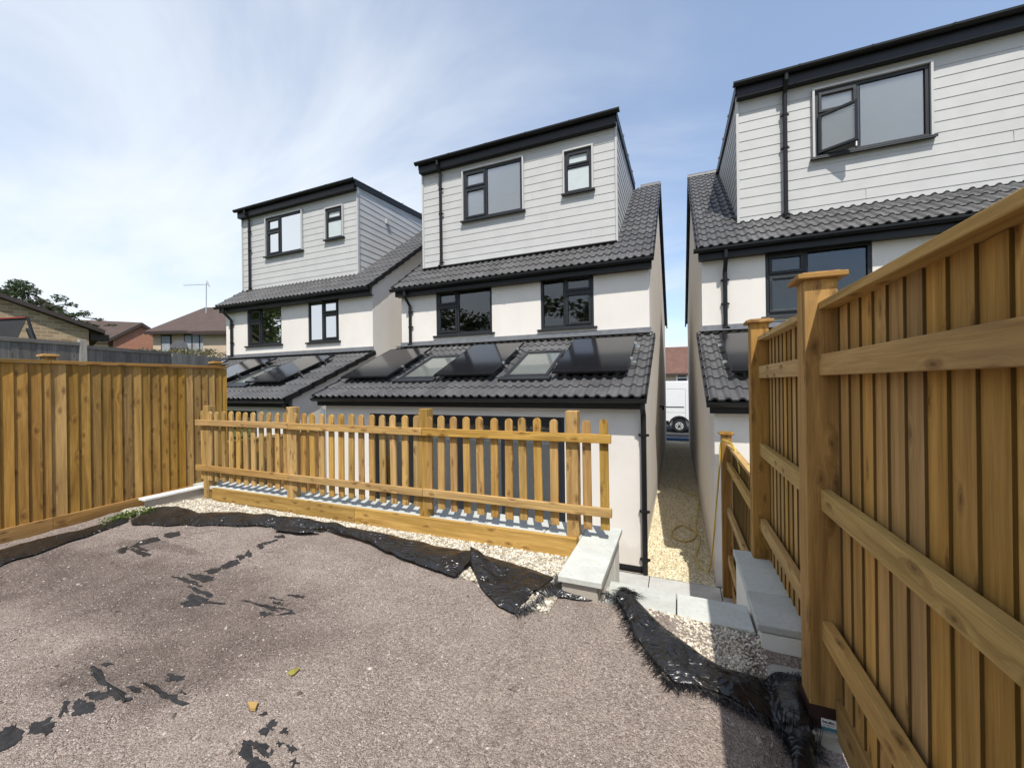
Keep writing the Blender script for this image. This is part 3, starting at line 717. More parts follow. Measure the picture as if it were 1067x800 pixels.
def window(par, kind, x0, x1, z0, z1, y, open_sash=False, glass=None, sill=True, trim=False):
    """frame is the part; sashes, panes and sill are its sub-parts"""
    glass = glass or GLASS
    m = MB(); W = .055; frame_rect(m, x0, x1, z0, z1, y, W, .07)
    cells = []           # (x0,x1,z0,z1,has_sash)
    w_, h_ = x1-x0, z1-z0
    if kind == 'A': xm = x0+.40*w_; zt = z0+.64*h_; cells = [(x0+W,xm-W*.4,z0+W,zt-W*.4,1),(x0+W,xm-W*.4,zt+W*.4,z1-W,1),(xm+W*.4,x1-W,z0+W,z1-W,0)]
    elif kind == 'B': xm = x0+.46*w_; zt = z0+.66*h_; cells = [(x0+W,xm-W*.4,z0+W,z1-W,0),(xm+W*.4,x1-W,z0+W,zt-W*.4,1),(xm+W*.4,x1-W,zt+W*.4,z1-W,1)]
    elif kind == 'C': xm = None; zt = z0+.62*h_; cells = [(x0+W,x1-W,z0+W,zt-W*.4,0),(x0+W,x1-W,zt+W*.4,z1-W,1)]
    if xm: m.box(xm-W*.4,xm+W*.4,y-.033,y+.033,z0+W,z1-W, axis=2)
    if kind == 'A': m.box(x0+W,xm-W*.4,y-.032,y+.032,zt-W*.4,zt+W*.4, axis=0)
    if kind == 'B': m.box(xm+W*.4,x1-W,y-.032,y+.032,zt-W*.4,zt+W*.4, axis=0)
    if kind == 'C': m.box(x0+W,x1-W,y-.032,y+.032,zt-W*.4,zt+W*.4, axis=0)
    fr = build('window', m, ANTH, par, bevel=.004)
    g = MB()
    for n, (a,b,c,d,sash) in enumerate(cells):
        ws = .045 if sash else .018
        if open_sash and n == 0:
            sm = MB(); frame_rect(sm, a, b, c, d, y-.02, ws, .06)
            sg = MB(); sg.box(a+ws,b-ws,y-.026,y-.014,c+ws,d-ws, axis=0)
            sm.box(b-ws+.005,b-.01,y+.012,y+.05,(c+d)/2-.06,(c+d)/2+.06, axis=2)
            th = rad(-28); hx, hy = a, y-.02
            for q in (sm, sg):
                q.v = [(hx+(vx-hx)*math.cos(th)-(vy-hy)*math.sin(th), hy+(vx-hx)*math.sin(th)+(vy-hy)*math.cos(th)-.02, vz) for vx,vy,vz in q.v]
            so = build('sash', sm, ANTH, fr, bevel=.004); so['label'] = 'casement swung open outwards'
            build('pane', sg, glass, fr)
            hm = MB(); hm.box(b-.02,b-.002,y-.05,y-.02,c+.02,c+.16, axis=2); build('handle', hm, WHITEP, fr)
            continue
        if sash:
            sm = MB(); frame_rect(sm, a+.003, b-.003, c+.003, d-.003, y-.022, ws, .055); build('sash', sm, ANTH, fr, bevel=.004)
        g.box(a+ws-.004,b-ws+.004,y-.010,y+.006,c+ws-.004,d-ws+.004, axis=0)
    build('pane', g, glass, fr)
    if sill:
        m = MB(); m.box(x0-.07,x1+.07,y-.105,y-.02,z0-.034,z0-.004, axis=0); m.box(x0-.07,x1+.07,y-.105,y-.095,z0-.050,z0-.035, axis=0); build('sill', m, ANTH, fr, bevel=.004)
    if trim:
        m = MB(); t = .035
        m.box(x0-t,x0-.002,y-.075,y-.03,z0-.0,z1+t, axis=2); m.box(x1+.002,x1+t,y-.075,y-.03,z0,z1+t, axis=2); m.box(x0-.001,x1+.001,y-.075,y-.03,z1+.002,z1+t, axis=0)
        build('trim', m, CLAD, fr)
    return fr
def gutter(par, x0, x1, y, z, r=.058):
    m = MB(); pr = [(-r*1.05,.0),(-r*1.0,-r*.55),(-r*.6,-r*1.0),(0,-r*1.15),(r*.6,-r*1.0),(r*1.0,-r*.55),(r*1.05,0),(r*.92,0),(r*.5,-r*.85),(-r*.5,-r*.85),(-r*.92,0)]
    m.prism([(x0,y+a,z+b) for a,b in pr][::-1], (x1-x0,0,0))
    k = x0+1.0
    while k < x1-.3:
        m.prism([(k,y+a*1.08-.002,z+b*1.08+.002) for a,b in pr[:7]][::-1], (.035,0,0)); k += 1.0
    return build('gutter', m, BLACK, par)
def downpipe(par, pts, r=.034, brackets=()):
    p = MB(); p.tube(pts, r, 12); o = build('downpipe', p, BLACK, par, smooth=False)
    for (x,y,z) in brackets:
        m = MB(); m.tube([(x,y,z-.018),(x,y,z+.018)], r*1.22, 12); m.box(x-r*1.9,x+r*1.9,y+r*.4,y+r*1.0,z-.016,z+.016, axis=0)
        build('bracket', m, BLACK, o)
    return o
def cladding(m, x0, x1, z0, z1, y, holes, pitch=.178, lap=.0075):
    r = 0; z = z0; xs0 = sorted({x0,x1,*[h[0] for h in holes],*[h[1] for h in holes]})
    while z < z1-.01:
        zt = min(z+pitch, z1); cuts = sorted({z,zt,*[c for h in holes for c in (h[2],h[3]) if z < c < zt]})
        yo = lambda q: y-lap*(1-(q-z)/pitch)-.004
        for i in range(len(xs0)-1):
            xa, xb = xs0[i], xs0[i+1]; cx = (xa+xb)/2
            for j in range(len(cuts)-1):
                ca, cb = cuts[j], cuts[j+1]; cz = (ca+cb)/2
                if any(h[0] < cx < h[1] and h[2] < cz < h[3] for h in holes): continue
                m.poly([(xa,yo(ca),ca),(xb,yo(ca),ca),(xb,yo(cb),cb),(xa,yo(cb),cb)])
                if j == 0: m.poly([(xa,y,z),(xb,y,z),(xb,yo(z),z),(xa,yo(z),z)])
        if r % 3 == 1 and (x1-x0) > 3:
            xj = x0+R.uniform(.25,.95)*(x1-x0)
            if not any(h[0]-.1 < xj < h[1]+.1 and h[2]-.2 < z < h[3]+.1 for h in holes): m.box(xj-.0025,xj+.0025,yo(z)-.0035,y,z+.003,zt-.004, axis=2)
        z += pitch; r += 1
def cheek(m, x, y0, y1, z0, ztop0, ztop1, side, pitch=.178, lap=.010):
    """boards on a dormer side; top edge falls on the line ztop0 (front) .. ztop1 (back)"""
    z = z0
    top = lambda yy: ztop0+(ztop1-ztop0)*(yy-y0)/(y1-y0)
    while z < max(ztop0,ztop1):
        zt = z+pitch; xo = lambda q: x+side*(lap*(1-(q-z)/pitch)+.004)
        ya = y0
        if z >= ztop0: ya = y0+(z-ztop0)/(ztop1-ztop0)*(y1-y0)
        pts = [(ya,z),(y1,z),(y1,min(zt,ztop1))]
        if zt <= ztop0: pts.append((y0,zt))
        else:
            yb = y0+(zt-ztop0)/max(1e-6,(ztop1-ztop0))*(y1-y0)
            if yb < y1: pts = [(ya,z),(y1,z),(y1,zt),(yb,zt)]
            if z < ztop0: pts.append((y0,ztop0))
        q = [(xo(b),a,b) for a,b in pts]
        m.poly(q if side > 0 else q[::-1])
        e = [(x,ya,z),(x,y1,z),(xo(z),y1,z),(xo(z),ya,z)]
        m.poly(e[::-1] if side > 0 else e)
        z += pitch

def solar_panel(par, x0, x1, ya, yb, rz, slope):
    """framed black panel lying above the roof on rails"""
    th = math.atan(slope); d = Vector((0,math.cos(th),math.sin(th))); nrm = Vector((0,-math.sin(th),math.cos(th)))
    o0 = Vector((0,ya,rz(ya)))+nrm*.135; L = (yb-ya)/math.cos(th)
    P = lambda x, s, h: tuple(Vector((x,0,0))+o0+d*s+nrm*h)
    m = MB(); t = .035; b = .012
    for a in ((x0,x1,0,b),(x0,x1,L-b,L)): m.mesh([P(xx,ss,hh) for hh in (0,t) for ss in (a[2],a[3]) for xx in (a[0],a[1])], [(0,2,3,1),(4,5,7,6),(0,1,5,4),(2,6,7,3),(0,4,6,2),(1,3,7,5)])
    for a in ((x0,x0+b),(x1-b,x1)): m.mesh([P(xx,ss,hh) for hh in (0,t) for ss in (b,L-b) for xx in a], [(0,2,3,1),(4,5,7,6),(0,1,5,4),(2,6,7,3),(0,4,6,2),(1,3,7,5)])
    fr = build('solar_panel', m, BLACK, par)
    m = MB(); m.poly([P(x0+b,b,t-.003),P(x1-b,b,t-.003),P(x1-b,L-b,t-.003),P(x0+b,L-b,t-.003)], [(0,0),(1,0),(1,1),(0,1)])
    m.poly([P(x0+b,b,.004),P(x0+b,L-b,.004),P(x1-b,L-b,.004),P(x1-b,b,.004)], [(0,0)]*4)
    build('cells', m, CELLS, fr)
    for s_ in (.3*L,.75*L):
        m = MB(); m.beam(P(x0-.06,s_,-.03), P(x1+.08,s_,-.03), .04, .04)
        for xx in (x0+.15,x1-.15): m.beam(P(xx,s_,-.13), P(xx,s_,-.03), .04, .03, (1,0,0))
        build('mounting_rail', m, METAL, fr)
        m = MB(); m.beam(P(x1-.008,s_,.03), P(x1+.032,s_,.03), .05, .05); build('clamp', m, METAL, fr)
def skylight(par, x0, x1, ya, yb, rz, slope):
    th = math.atan(slope); d = Vector((0,math.cos(th),math.sin(th))); nrm = Vector((0,-math.sin(th),math.cos(th)))
    o0 = Vector((0,ya,rz(ya)))+nrm*.025; L = (yb-ya)/math.cos(th)
    P = lambda x, s, h: tuple(Vector((x,0,0))+o0+d*s+nrm*h)
    m = MB(); t = .060; b = .055; q = [(0,2,3,1),(4,5,7,6),(0,1,5,4),(2,6,7,3),(0,4,6,2),(1,3,7,5)]
    for a in ((x0,x1,0,b),(x0,x1,L-b,L)): m.mesh([P(xx,ss,hh) for hh in (0,t) for ss in (a[2],a[3]) for xx in (a[0],a[1])], q)
    for a in ((x0,x0+b),(x1-b,x1)): m.mesh([P(xx,ss,hh) for hh in (0,t) for ss in (b,L-b) for xx in a], q)
    m.mesh([P(xx,ss,hh) for hh in (0,.055) for ss in (-.14,0) for xx in (x0-.06,x1+.06)], q)     # flashing apron
    fr = build('skylight', m, ANTH, par)
    m = MB(); m.poly([P(x0+b,b,t-.02),P(x1-b,b,t-.02),P(x1-b,L-b,t-.02),P(x0+b,L-b,t-.02)])
    build('pane', m, plain('skylight_glass',(.115,.125,.115),.05,.8,var=.06,scale=1.2), fr)
    m = MB()
    build('blind', MB_plane([P(x0+b+.02,b+.02,t-.045),P(x1-b-.02,b+.02,t-.05),P(x1-b-.02,L-b-.02,t-.05),P(x0+b+.02,L-b-.02,t-.05)]), WHITEP, fr)
def MB_plane(pts):
    m = MB(); m.poly(pts); return m

YE, YM, YD, YRIDGE, YF = 5.68, 8.0, 8.62, 12.43, 18.7
def house(label, sx, ze, zm, zd0, zd1, dx0, dx1, dwin, mwin, panels, skies, open_sash=False, dpipe=None, mpipe=None, epipe=None, doors=(), dw=(5.52,6.62,5.69,6.56), side_bits=True, xr_off=0):
    """ze/zm: heights of the two eaves, zd0/zd1: dormer foot and gutter, dx0/dx1: dormer sides"""
    x0, x1 = -6.25+sx, -.475+sx+xr_off
    h = thing('detached_house', label, 'house', ((x0+x1)/2, 8, -1.1), 'new detached houses with grey dormers')
    # roof lines
    yE, yM = 5.48, 7.78
    sE = .436; rzE = lambda y: ze-.035+sE*(y-yE)
    sM = (zd0-.02-zm)/(YD-yM); sM = .74; rzM = lambda y: zm-.03+sM*(y-yM); zr = rzM(YRIDGE)
    zfar = zr-.52*(YF-YRIDGE)
    # ---- walls
    m = MB(); g = -1.12
    holes = [(a,b,c,d) for _,a,b,c,d in mwin]
    wall_grid(m, x0, x1, rzE(YM)-.1, rzM(YM)-.02, YM, holes)
    wall_grid(m, x0, x1, g, rzE(YE)-.03, YE, list(doors))
    for x, sgn in ((x0,-1),(x1,1)):
        pts = [(x,YE,g),(x,YF,g),(x,YF,zfar-.05),(x,YRIDGE,zr-.05),(x,YM,rzM(YM)-.05),(x,YM,rzE(YM)-.03),(x,YE,rzE(YE)-.03)]
        m.poly(pts if sgn > 0 else pts[::-1])
    m.poly([(x1,YF,g),(x0,YF,g),(x0,YF,zfar),(x1,YF,zfar)])
    build('wall', m, RENDER, h)
    m = MB(); m.box(x0-.006,x1+.006,YE-.006,YE+.03,-1.10,-1.015, axis=0)
    if sx == 0: build('plinth_strip', m, BLACK, h)
    # ---- rooms behind the glass
    def room(a, b, y0, y1, c, d, mat):
        r = MB()
        r.poly([(a,y0,c),(b,y0,c),(b,y1,c),(a,y1,c)]); r.poly([(a,y0,d),(a,y1,d),(b,y1,d),(b,y0,d)])
        r.poly([(a,y1,c),(b,y1,c),(b,y1,d),(a,y1,d)]); r.poly([(a,y0,c),(a,y1,c),(a,y1,d),(a,y0,d)]); r.poly([(b,y0,c),(b,y0,d),(b,y1,d),(b,y1,c)])
        build('room', r, mat, h)
    xm = (x0+x1)/2+.2
    zf = (mwin[0][3]-1.0) if mwin else 1.6
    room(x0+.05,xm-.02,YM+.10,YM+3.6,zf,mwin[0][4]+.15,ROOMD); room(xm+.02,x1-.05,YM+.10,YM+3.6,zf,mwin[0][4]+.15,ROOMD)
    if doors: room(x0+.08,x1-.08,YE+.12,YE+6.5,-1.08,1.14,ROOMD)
    dm = (dwin[0][2]+dwin[1][1])/2 if len(dwin) > 1 else None
    zc = dwin[0][4]+.18; zfl = dwin[0][3]-1.0
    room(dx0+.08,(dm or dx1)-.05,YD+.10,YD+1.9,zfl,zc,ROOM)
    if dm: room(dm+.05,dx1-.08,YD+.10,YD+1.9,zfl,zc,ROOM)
    # ---- extension roof
    m = MB(); roof_tiles(m, x0-.085, x1+.085, yE, ze-.035, sE, YM-.02)
    a = [(x0-.08,yE+.03,rzE(yE+.03)-.035),(x1+.08,yE+.03,rzE(yE+.03)-.035),(x1+.08,YM-.005,rzE(YM)-.035),(x0-.08,YM-.005,rzE(YM)-.035)]
    m.poly(a)
    build('extension_roof', m, TILE, h, smooth=False)
    m = MB(); m.box(x0-.06,x1+.06,YM-.17,YM-.004,rzE(YM)+.035,rzE(YM)+.055, axis=0); m.box(x0-.03,x1+.03,YM-.018,YM-.004,rzE(YM)+.056,rzE(YM)+.15, axis=0)
    build('flashing', m, LEAD, h)
    # ---- main roof
    m = MB(); roof_tiles(m, x0-.085, x1+.085, yM, zm-.03, sM, YRIDGE, skip=lambda x,y: dx0+.03 < x < dx1-.03 and y > YD+.03)
    zA, zB, xa, xb, ym2 = rzM(yM+.03)-.035, zr-.035, x0-.08, x1+.08, YD-.02
    m.poly([(xa,yM+.03,zA),(xb,yM+.03,zA),(xb,YD+.03,rzM(YD+.03)-.035),(xa,YD+.03,rzM(YD+.03)-.035)])
    m.poly([(xa,YD+.03,rzM(YD+.03)-.035),(dx0+.05,YD+.03,rzM(YD+.03)-.035),(dx0+.05,YRIDGE,zB),(xa,YRIDGE,zB)])
    m.poly([(dx1-.05,YD+.03,rzM(YD+.03)-.035),(xb,YD+.03,rzM(YD+.03)-.035),(xb,YRIDGE,zB),(dx1-.05,YRIDGE,zB)])
    m.poly([(xb,YRIDGE,zr),(xb,YF+.1,zfar-.04),(xa,YF+.1,zfar-.04),(xa,YRIDGE,zr)])
    rf = build('roof', m, TILE, h)
    m = MB(); x = x0-.09
    while x < x1+.05:
        if not (dx0-.25 < x < dx1-.1):
            m = MB(); m.tube([(x,YRIDGE,zr-.02),(min(x+.44,x1+.09),YRIDGE,zr-.02)], .115, 12); build('ridge_tile', m, TILE, rf)
        x += .45
    # verges
    for x, sg in ((x0-.075,-1),(x1+.075,1)):
        for (ya, yb, rz, s_) in ((yE,YM-.02,rzE,sE),(yM,YRIDGE,rzM,sM)):
            m = MB(); L = (yb-ya); n = round(L*math.sqrt(1+s_*s_)/.335)
            for k in range(n):
                p, q = ya+L*k/n-.02, ya+L*(k+1)/n-.01
                m.beam((x+sg*.012,p,rz(p)+.012),(x+sg*.012,q+.02,rz(q)-.004), .03, .105)
            if rz is rzM: m.beam((x,YRIDGE,zr-.05),(x,YF+.1,zfar-.09), .05, .16)
            build('verge', m, BLACK, h)
    # eaves: fascia, soffit, gutter
    for (y_, z_, yw, fh) in ((yE,ze,YE,.14),(yM,zm,YM,.165)):
        m = MB(); m.box(x0-.06,x1+.06,y_+.055,y_+.075,z_-.055-fh,z_-.055, axis=0)
        m.box(x0-.05,x1+.05,y_+.074,yw,z_-.05-fh,z_-.035-fh, axis=0)
        build('fascia', m, BLACK, h)
    gutter(h, x0-.10, x1+.10, yE-.012, ze-.05); gutter(h, x0-.14, x1+.10, yM-.012, zm-.05)
    # ---- dormer
    dholes = [(a-.02,b+.02,c-.01,d+.02) for _,a,b,c,d in dwin]
    m = MB(); zt0 = zd1-.10; zback = zd1+.22
    cladding(m, dx0, dx1, zd0, zt0+.02, YD, dholes)
    cheek(m, dx1, YD-.02, YRIDGE, zd0-.05, zt0+.05, zback, 1); cheek(m, dx0, YD-.02, YRIDGE, zd0-.05, zt0+.05, zback, -1)
    for a, b, c, d in dholes:
        e = YD+.08; y_ = YD-.02
        m.poly([(a,y_,c),(a,y_,d),(a,e,d),(a,e,c)]); m.poly([(b,y_,d),(b,y_,c),(b,e,c),(b,e,d)]); m.poly([(a,y_,d),(b,y_,d),(b,e,d),(a,e,d)]); m.poly([(b,y_,c),(a,y_,c),(a,e,c),(b,e,c)])
    do = build('dormer', m, CLAD, h)
    for x in (dx0-.012,dx1+.012):
        m = MB(); m.box(x-.022,x+.022,YD-.035,YD+.03,zd0-.02,zt0+.02, axis=2); build('corner_trim', m, CLAD, do)
    m = MB(); m.box(dx0-.03,dx1+.03,YD-.16,YD-.14,zd1-.235,zd1-.03, axis=0); m.box(dx0-.03,dx1+.03,YD-.138,YD+.0,zd1-.232,zd1-.212, axis=0)
    for x in (dx0-.03,dx1+.03): m.beam((x,YD-.15,zd1-.05),(x,YRIDGE,zback+.03), .05, .17)
    build('dormer_fascia', m, BLACK, do)
    m = MB(); m.poly([(dx0-.06,YD-.17,zd1+.0),(dx1+.06,YD-.17,zd1+.0),(dx1+.06,YRIDGE,zback+.08),(dx0-.06,YRIDGE,zback+.08)])
    m.poly([(dx0-.05,YD-.15,zd1-.03),(dx0-.05,YRIDGE,zback+.05),(dx1+.05,YRIDGE,zback+.05),(dx1+.05,YD-.15,zd1-.03)])
    for yy in (YD+.9,YD+1.9,YD+2.9):
        zz = zd1+(zback+.08-zd1)*(yy-YD+.17)/(YRIDGE-YD+.17); m.box(dx0-.08,dx1+.08,yy,yy+.03,zz+.002,zz+.05, axis=0)
    build('dormer_roof', m, LEAD, do)
    m = MB(); m.beam((dx0-.02,YD-.07,zd0-.01),(dx1+.02,YD-.07,zd0-.01), .16, .012); m.beam((dx0-.02,YD-.026,zd0-.03),(dx1+.02,YD-.026,zd0-.03), .02, .06)
    build('apron_flashing', m, LEAD, do)
    gutter(do, dx0-.10, dx1+.12, YD-.215, zd1+.005)
    for n, (k,a,b,c,d) in enumerate(dwin):
        window(h, k, a, b, c, d, YD+.005, open_sash=open_sash and n == 0, glass=GLASSF if k == 'C' else GLASSD, trim=True)
    for k,a,b,c,d in mwin: window(h, k, a, b, c, d, YM+.05)
    # rear doors
    for a,b,c,d in doors:
        n = 4 if b-a > 2.5 else 2; fr = MB(); frame_rect(fr, a, b, c, d, YE+.05, .06, .08); o = build('door', fr, ANTH, h)
        g = MB(); lf = MB()
        for k in range(n):
            p, q = a+.06+(b-a-.12)*k/n, a+.06+(b-a-.12)*(k+1)/n
            frame_rect(lf, p+.004, q-.004, c+.064, d-.064, YE+.04, .085, .06); g.box(p+.08,q-.08,YE+.034,YE+.046,c+.14,d-.14, axis=2)
        build('door_leaf', lf, ANTH, o); build('pane', g, GLASSP, o)
        m = MB(); m.box(a+.06+(b-a-.12)*2/n-.10,a+.06+(b-a-.12)*2/n-.07,YE-.03,YE+.005,-.25,.0, axis=2); build('handle', m, METAL, o)
    for a,b in panels: solar_panel(h, a, b, 6.0, 7.5, rzE, sE)
    for a,b in skies: skylight(h, a, b, 6.08, 7.16, rzE, sE)
    # pipes
    if dpipe is not None:
        yy = YD-.075; downpipe(h, [(dpipe,YD-.21,zd1-.05),(dpipe,YD-.21,zd1-.16),(dpipe,yy,zd1-.33),(dpipe,yy,zd0+.06),(dpipe,yy-.09,zd0-.02)], .036, [(dpipe,yy,zd0+.1),(dpipe,yy,(zd0+zd1)/2),(dpipe,yy,zd1-.7)])
    if mpipe is not None:
        yy = YM-.055; xx, top, bot = mpipe[0], zm-.09, rzE(YM)+.06
        downpipe(h, [(mpipe[1],yM-.012,top),(mpipe[1],yM-.012,top-.14),(xx,yy,top-.36),(xx,yy,bot+.05),(xx+.03,yy-.10,bot-.0)], .036, [(xx,yy,top-.5),(xx,yy,bot+.45)])
    if epipe is not None:
        yy = YE-.055
        downpipe(h, [(epipe,yE-.012,ze-.09),(epipe,yE-.012,ze-.17),(epipe,yy,ze-.27),(epipe,yy,-1.08)], .036, [(epipe,yy,ze-.55),(epipe,yy,-.25),(epipe,yy,-.9)])
    return h

# middle house
H2 = house('middle detached house with three solar panels and closed dormer windows', 0, 1.335, 3.86, 4.47, 7.12, -5.99, -1.15,
  [('A',-4.80,-3.25,5.51,6.72),('C',-2.25,-1.65,5.68,6.60)], [('A',-5.25,-3.79,2.66,3.735),('B',-2.65,-1.53,2.64,3.745)],
  [(-6.13,-4.99),(-3.96,-2.82),(-1.80,-.66)], [(-4.81,-4.05),(-2.66,-1.90)], dpipe=-5.44, mpipe=(-5.96,-5.98), epipe=-.43, doors=[(-5.18,-1.54,-1.08,1.0)])
m = MB(); m.box(-.472,-.36,11.9,11.95,.79,.84, axis=0); m.tube([(-.38,11.92,.84),(-.38,11.92,.72)], .03, 8); build('overflow_pipe', m, BLACK, H2)
# left house
H1 = house('left detached house whose dormer side faces the alley, partly behind left fence', -6.68, 1.29, 4.01, 4.57, 7.18, -13.02, -8.20,
  [('A',-11.88,-10.33,5.59,6.78),('C',-9.35,-8.72,5.74,6.62)], [('A',-11.95,-10.48,2.74,3.85),('B',-9.42,-8.30,2.72,3.85)],
  [(-13.1,-11.96),(-11.06,-9.92),(-8.98,-7.84)], [(-11.85,-11.12),(-9.75,-9.05)], dpipe=-12.62, mpipe=(-12.60,-12.68), epipe=-7.12, doors=[(-11.86,-8.22,-1.08,1.0)])
m = MB(); m.box(-8.18,-8.13,9.75,9.88,6.45,6.60, axis=2); build('cheek_vent', m, CLAD, H1)
# right house
H3 = house('right detached house with one dormer casement swung open, partly behind right fence', 6.68, 1.295, 3.88, 4.41, 7.0, 1.117, 6.1,
  [('A',2.30,3.84,5.43,6.61),('C',5.45,5.95,5.6,6.5)], [('A',1.42,2.87,2.60,3.69),('B',4.03,5.15,2.60,3.70)],
  [(.66,1.80),(2.8,3.94),(4.9,6.04)], [(1.95,2.68),(4.1,4.8)], open_sash=True, dpipe=1.85, mpipe=(.80,.80), doors=[(1.5,5.1,-1.08,1.0)])

# white torn tarpaulin scrap tucked at the corner of the middle house
m = MB(); m.poly([(-6.42,5.66,.72),(-6.26,5.64,.62),(-6.24,5.64,1.06),(-6.38,5.66,1.09)]); m.poly([(-6.42,5.67,.72),(-6.38,5.67,1.09),(-6.24,5.65,1.06),(-6.26,5.65,.62)])
tag(build('plastic_scrap', m, WHITEP), 'small white plastic scrap hanging at corner of the middle house', 'plastic scrap')

# ------------------------------------------------------------------ garden hose
def smooth_path(pts, n=8):
    P = [Vector(p) for p in pts]; out = []
    for i in range(len(P)-1):
        a, b, c, d = P[max(i-1,0)], P[i], P[i+1], P[min(i+2,len(P)-1)]
        for k in range(n):
            t = k/n; out.append(.5*((2*b)+(c-a)*t+(2*a-5*b+4*c-d)*t*t+(3*b-a-3*c+d)*t**3))
    out.append(P[-1]); return out
hz = -1.075
hp = [(.60,4.55,.40),(.565,4.85,.755),(.535,5.18,.80),(.475,5.36,.76),(.452,5.36,.45),(.425,5.62,-.2),(.400,5.86,-.75),(.36,6.0,hz),(.27,6.10,hz),(.22,6.45,hz),(.29,6.95,hz),(.30,7.35,hz),(.20,7.6,hz),(.03,7.75,hz),(-.12,7.35,hz),(-.06,7.05,hz),(.12,7.0,hz),(.25,7.3,hz),(.28,7.9,hz),(.36,8.9,hz),(.40,9.8,hz),(.16,10.1,hz),(.0,10.6,hz),(.12,11.5,hz),(.05,12.6,hz),(.18,14,hz),(.02,15.5,hz)]
m = MB(); m.tube(smooth_path(hp), .0105, 8)
tag(build('garden_hose', m, plain('yellow_hose',(.50,.36,.06),.45), smooth=True), 'yellow garden hose draped over low fence post and looping along the gravel alley', 'hose')

# ------------------------------------------------------------------ weed membrane
def strip(far, near, n, mcr, hfun, seed, m):
    def samp(pl, t):
        k = t*(len(pl)-1); i = min(int(k), len(pl)-2); return pl[i].lerp(pl[i+1], k-i)
    A = [gp(*p) for p in far]; B = [gp(*p) for p in near]; vs = []; fs = []
    for i in range(n+1):
        t = i/n; a, b = samp(A,t), samp(B,t)
        for j in range(mcr+1):
            s = j/mcr; p = a.lerp(b, s)
            nz = mnoise.noise(Vector((p.x*5,p.y*5,seed)))*.5+.5; nz2 = mnoise.noise(Vector((p.x*14,p.y*14,seed+4)))
            rid = 1-abs(mnoise.noise(Vector((p.x*6+p.y*3,p.y*7,seed+9))))*2
            z = zg(p.x,p.y)+.007+.62*hfun(t,s)*(.35+.9*nz)+(.010*nz2+.016*max(0,rid)**3+.008*(1-abs(mnoise.noise(Vector((p.x*17,p.y*13,seed+2))))*2))*min(1,6*s,6*(1-s)+.3)
            vs.append((p.x,p.y,z))
    for i in range(n):
        for j in range(mcr):
            a = i*(mcr+1)+j; fs.append((a,a+mcr+1,a+mcr+2,a+1))
    m.mesh(vs, fs, lambda p: (p[0],p[1]))
    return vs
def finish(o):
    o.modifiers.new('thick','SOLIDIFY').thickness = .003
    s_ = o.modifiers.new('sub','SUBSURF'); s_.levels = 1; s_.render_levels = 1
    return o
def fringe(m, line, n, l0, l1, dirv, spread=.5, lift=.03):
    pts = [gp(*p) for p in line]
    for k in range(n):
        t = R.random()*(len(pts)-1); i = min(int(t),len(pts)-2); p = pts[i].lerp(pts[i+1], t-i)
        L = R.uniform(l0,l1); a = math.atan2(dirv[1],dirv[0])+R.gauss(0,spread); d = Vector((math.cos(a),math.sin(a),0))
        z = zg(p.x,p.y)+.012+R.uniform(0,lift); q = []; bend = R.uniform(-.8,.8); d2 = Vector((-d.y,d.x,0))
        zlift = R.uniform(-.01,.03)
        for s in range(4):
            u = s/3; c = p+d*(L*u)+d2*(bend*L*u*u*.4); q.append((c.x,c.y,max(zg(c.x,c.y)+.004, z*(1-u)+(zg(c.x,c.y)+zlift*math.sin(u*2.6)+.006)*u)))
        m.tube(q, [.0014,.0013,.0011,.0007], 3, False)
w = thing('weed_membrane', 'long crumpled black plastic membrane along the gravel strip by picket fence', 'plastic sheet', (-2.5,2.4,.1))
m = MB()
strip([(136,544),(158,529),(183,527),(200,534),(240,534),(290,538),(312,540),(345,546),(375,552),(400,556),(440,564),(472,571),(500,577)],
      [(137,547),(170,548),(205,548),(235,547),(265,547),(285,548),(303,550),(340,550),(372,560),(392,570),(420,584),(450,595),(474,603)], 90, 9, lambda t,s: .055*math.sin(math.pi*s)**.7+(.06*math.exp(-((t-.13)/.08)**2))*math.sin(math.pi*s)+.03*(t>.7)*s, 2, m)
strip([(490,578),(520,584),(548,592),(578,602)], [(490,592),(500,612),(518,632),(536,641)], 34, 14, lambda t,s: .10*max(0,1-t*3.2)*(1-.25*s)+.05*math.sin(math.pi*s)*(1-t)+.02*math.sin(t*9)*math.sin(math.pi*s)+.02, 5, m)
strip([(478,574),(490,578),(498,580)], [(474,603),(484,596),(490,592)], 8, 6, lambda t,s: .03+.085*t, 5, m)
strip([(560,605),(582,606),(604,615),(622,622)], [(540,626),(566,620),(590,623),(618,626)], 24, 6, lambda t,s: .035*math.sin(math.pi*s), 8, m)
strip([(288,546),(312,548),(330,552)], [(285,553),(310,556),(332,554)], 14, 4, lambda t,s: .012, 9, m)
finish(build('sheet', m, FILM, w, smooth=True))
m = MB(); fringe(m, [(536,641),(556,632),(572,618),(580,606)], 380, .02,.07, (.6,-.5), .7, .05); fringe(m, [(578,600),(600,612),(640,622)], 260, .02,.08, (.3,-.9), 1.0, .03)
build('frayed_edge', m, FIBRE, w)
w = thing('frayed_membrane', 'frayed black membrane strip running from steps to the right fence post', 'plastic sheet', (0,2.1,.08))
m = MB()
strip([(645,618),(662,624),(682,645),(704,663),(728,681),(755,697),(785,706),(812,708),(834,714),(840,736),(846,758),(850,785),(852,830),(856,880)],
      [(644,628),(652,640),(660,660),(684,692),(702,712),(722,716),(748,722),(778,738),(804,750),(818,766),(824,784),(826,800),(828,830),(830,880)], 90, 12, lambda t,s: .012+.022*math.sin(math.pi*s)+.05*math.exp(-((t-.75)/.12)**2)*math.sin(math.pi*s), 12, m)
finish(build('sheet', m, FILM, w, smooth=True))
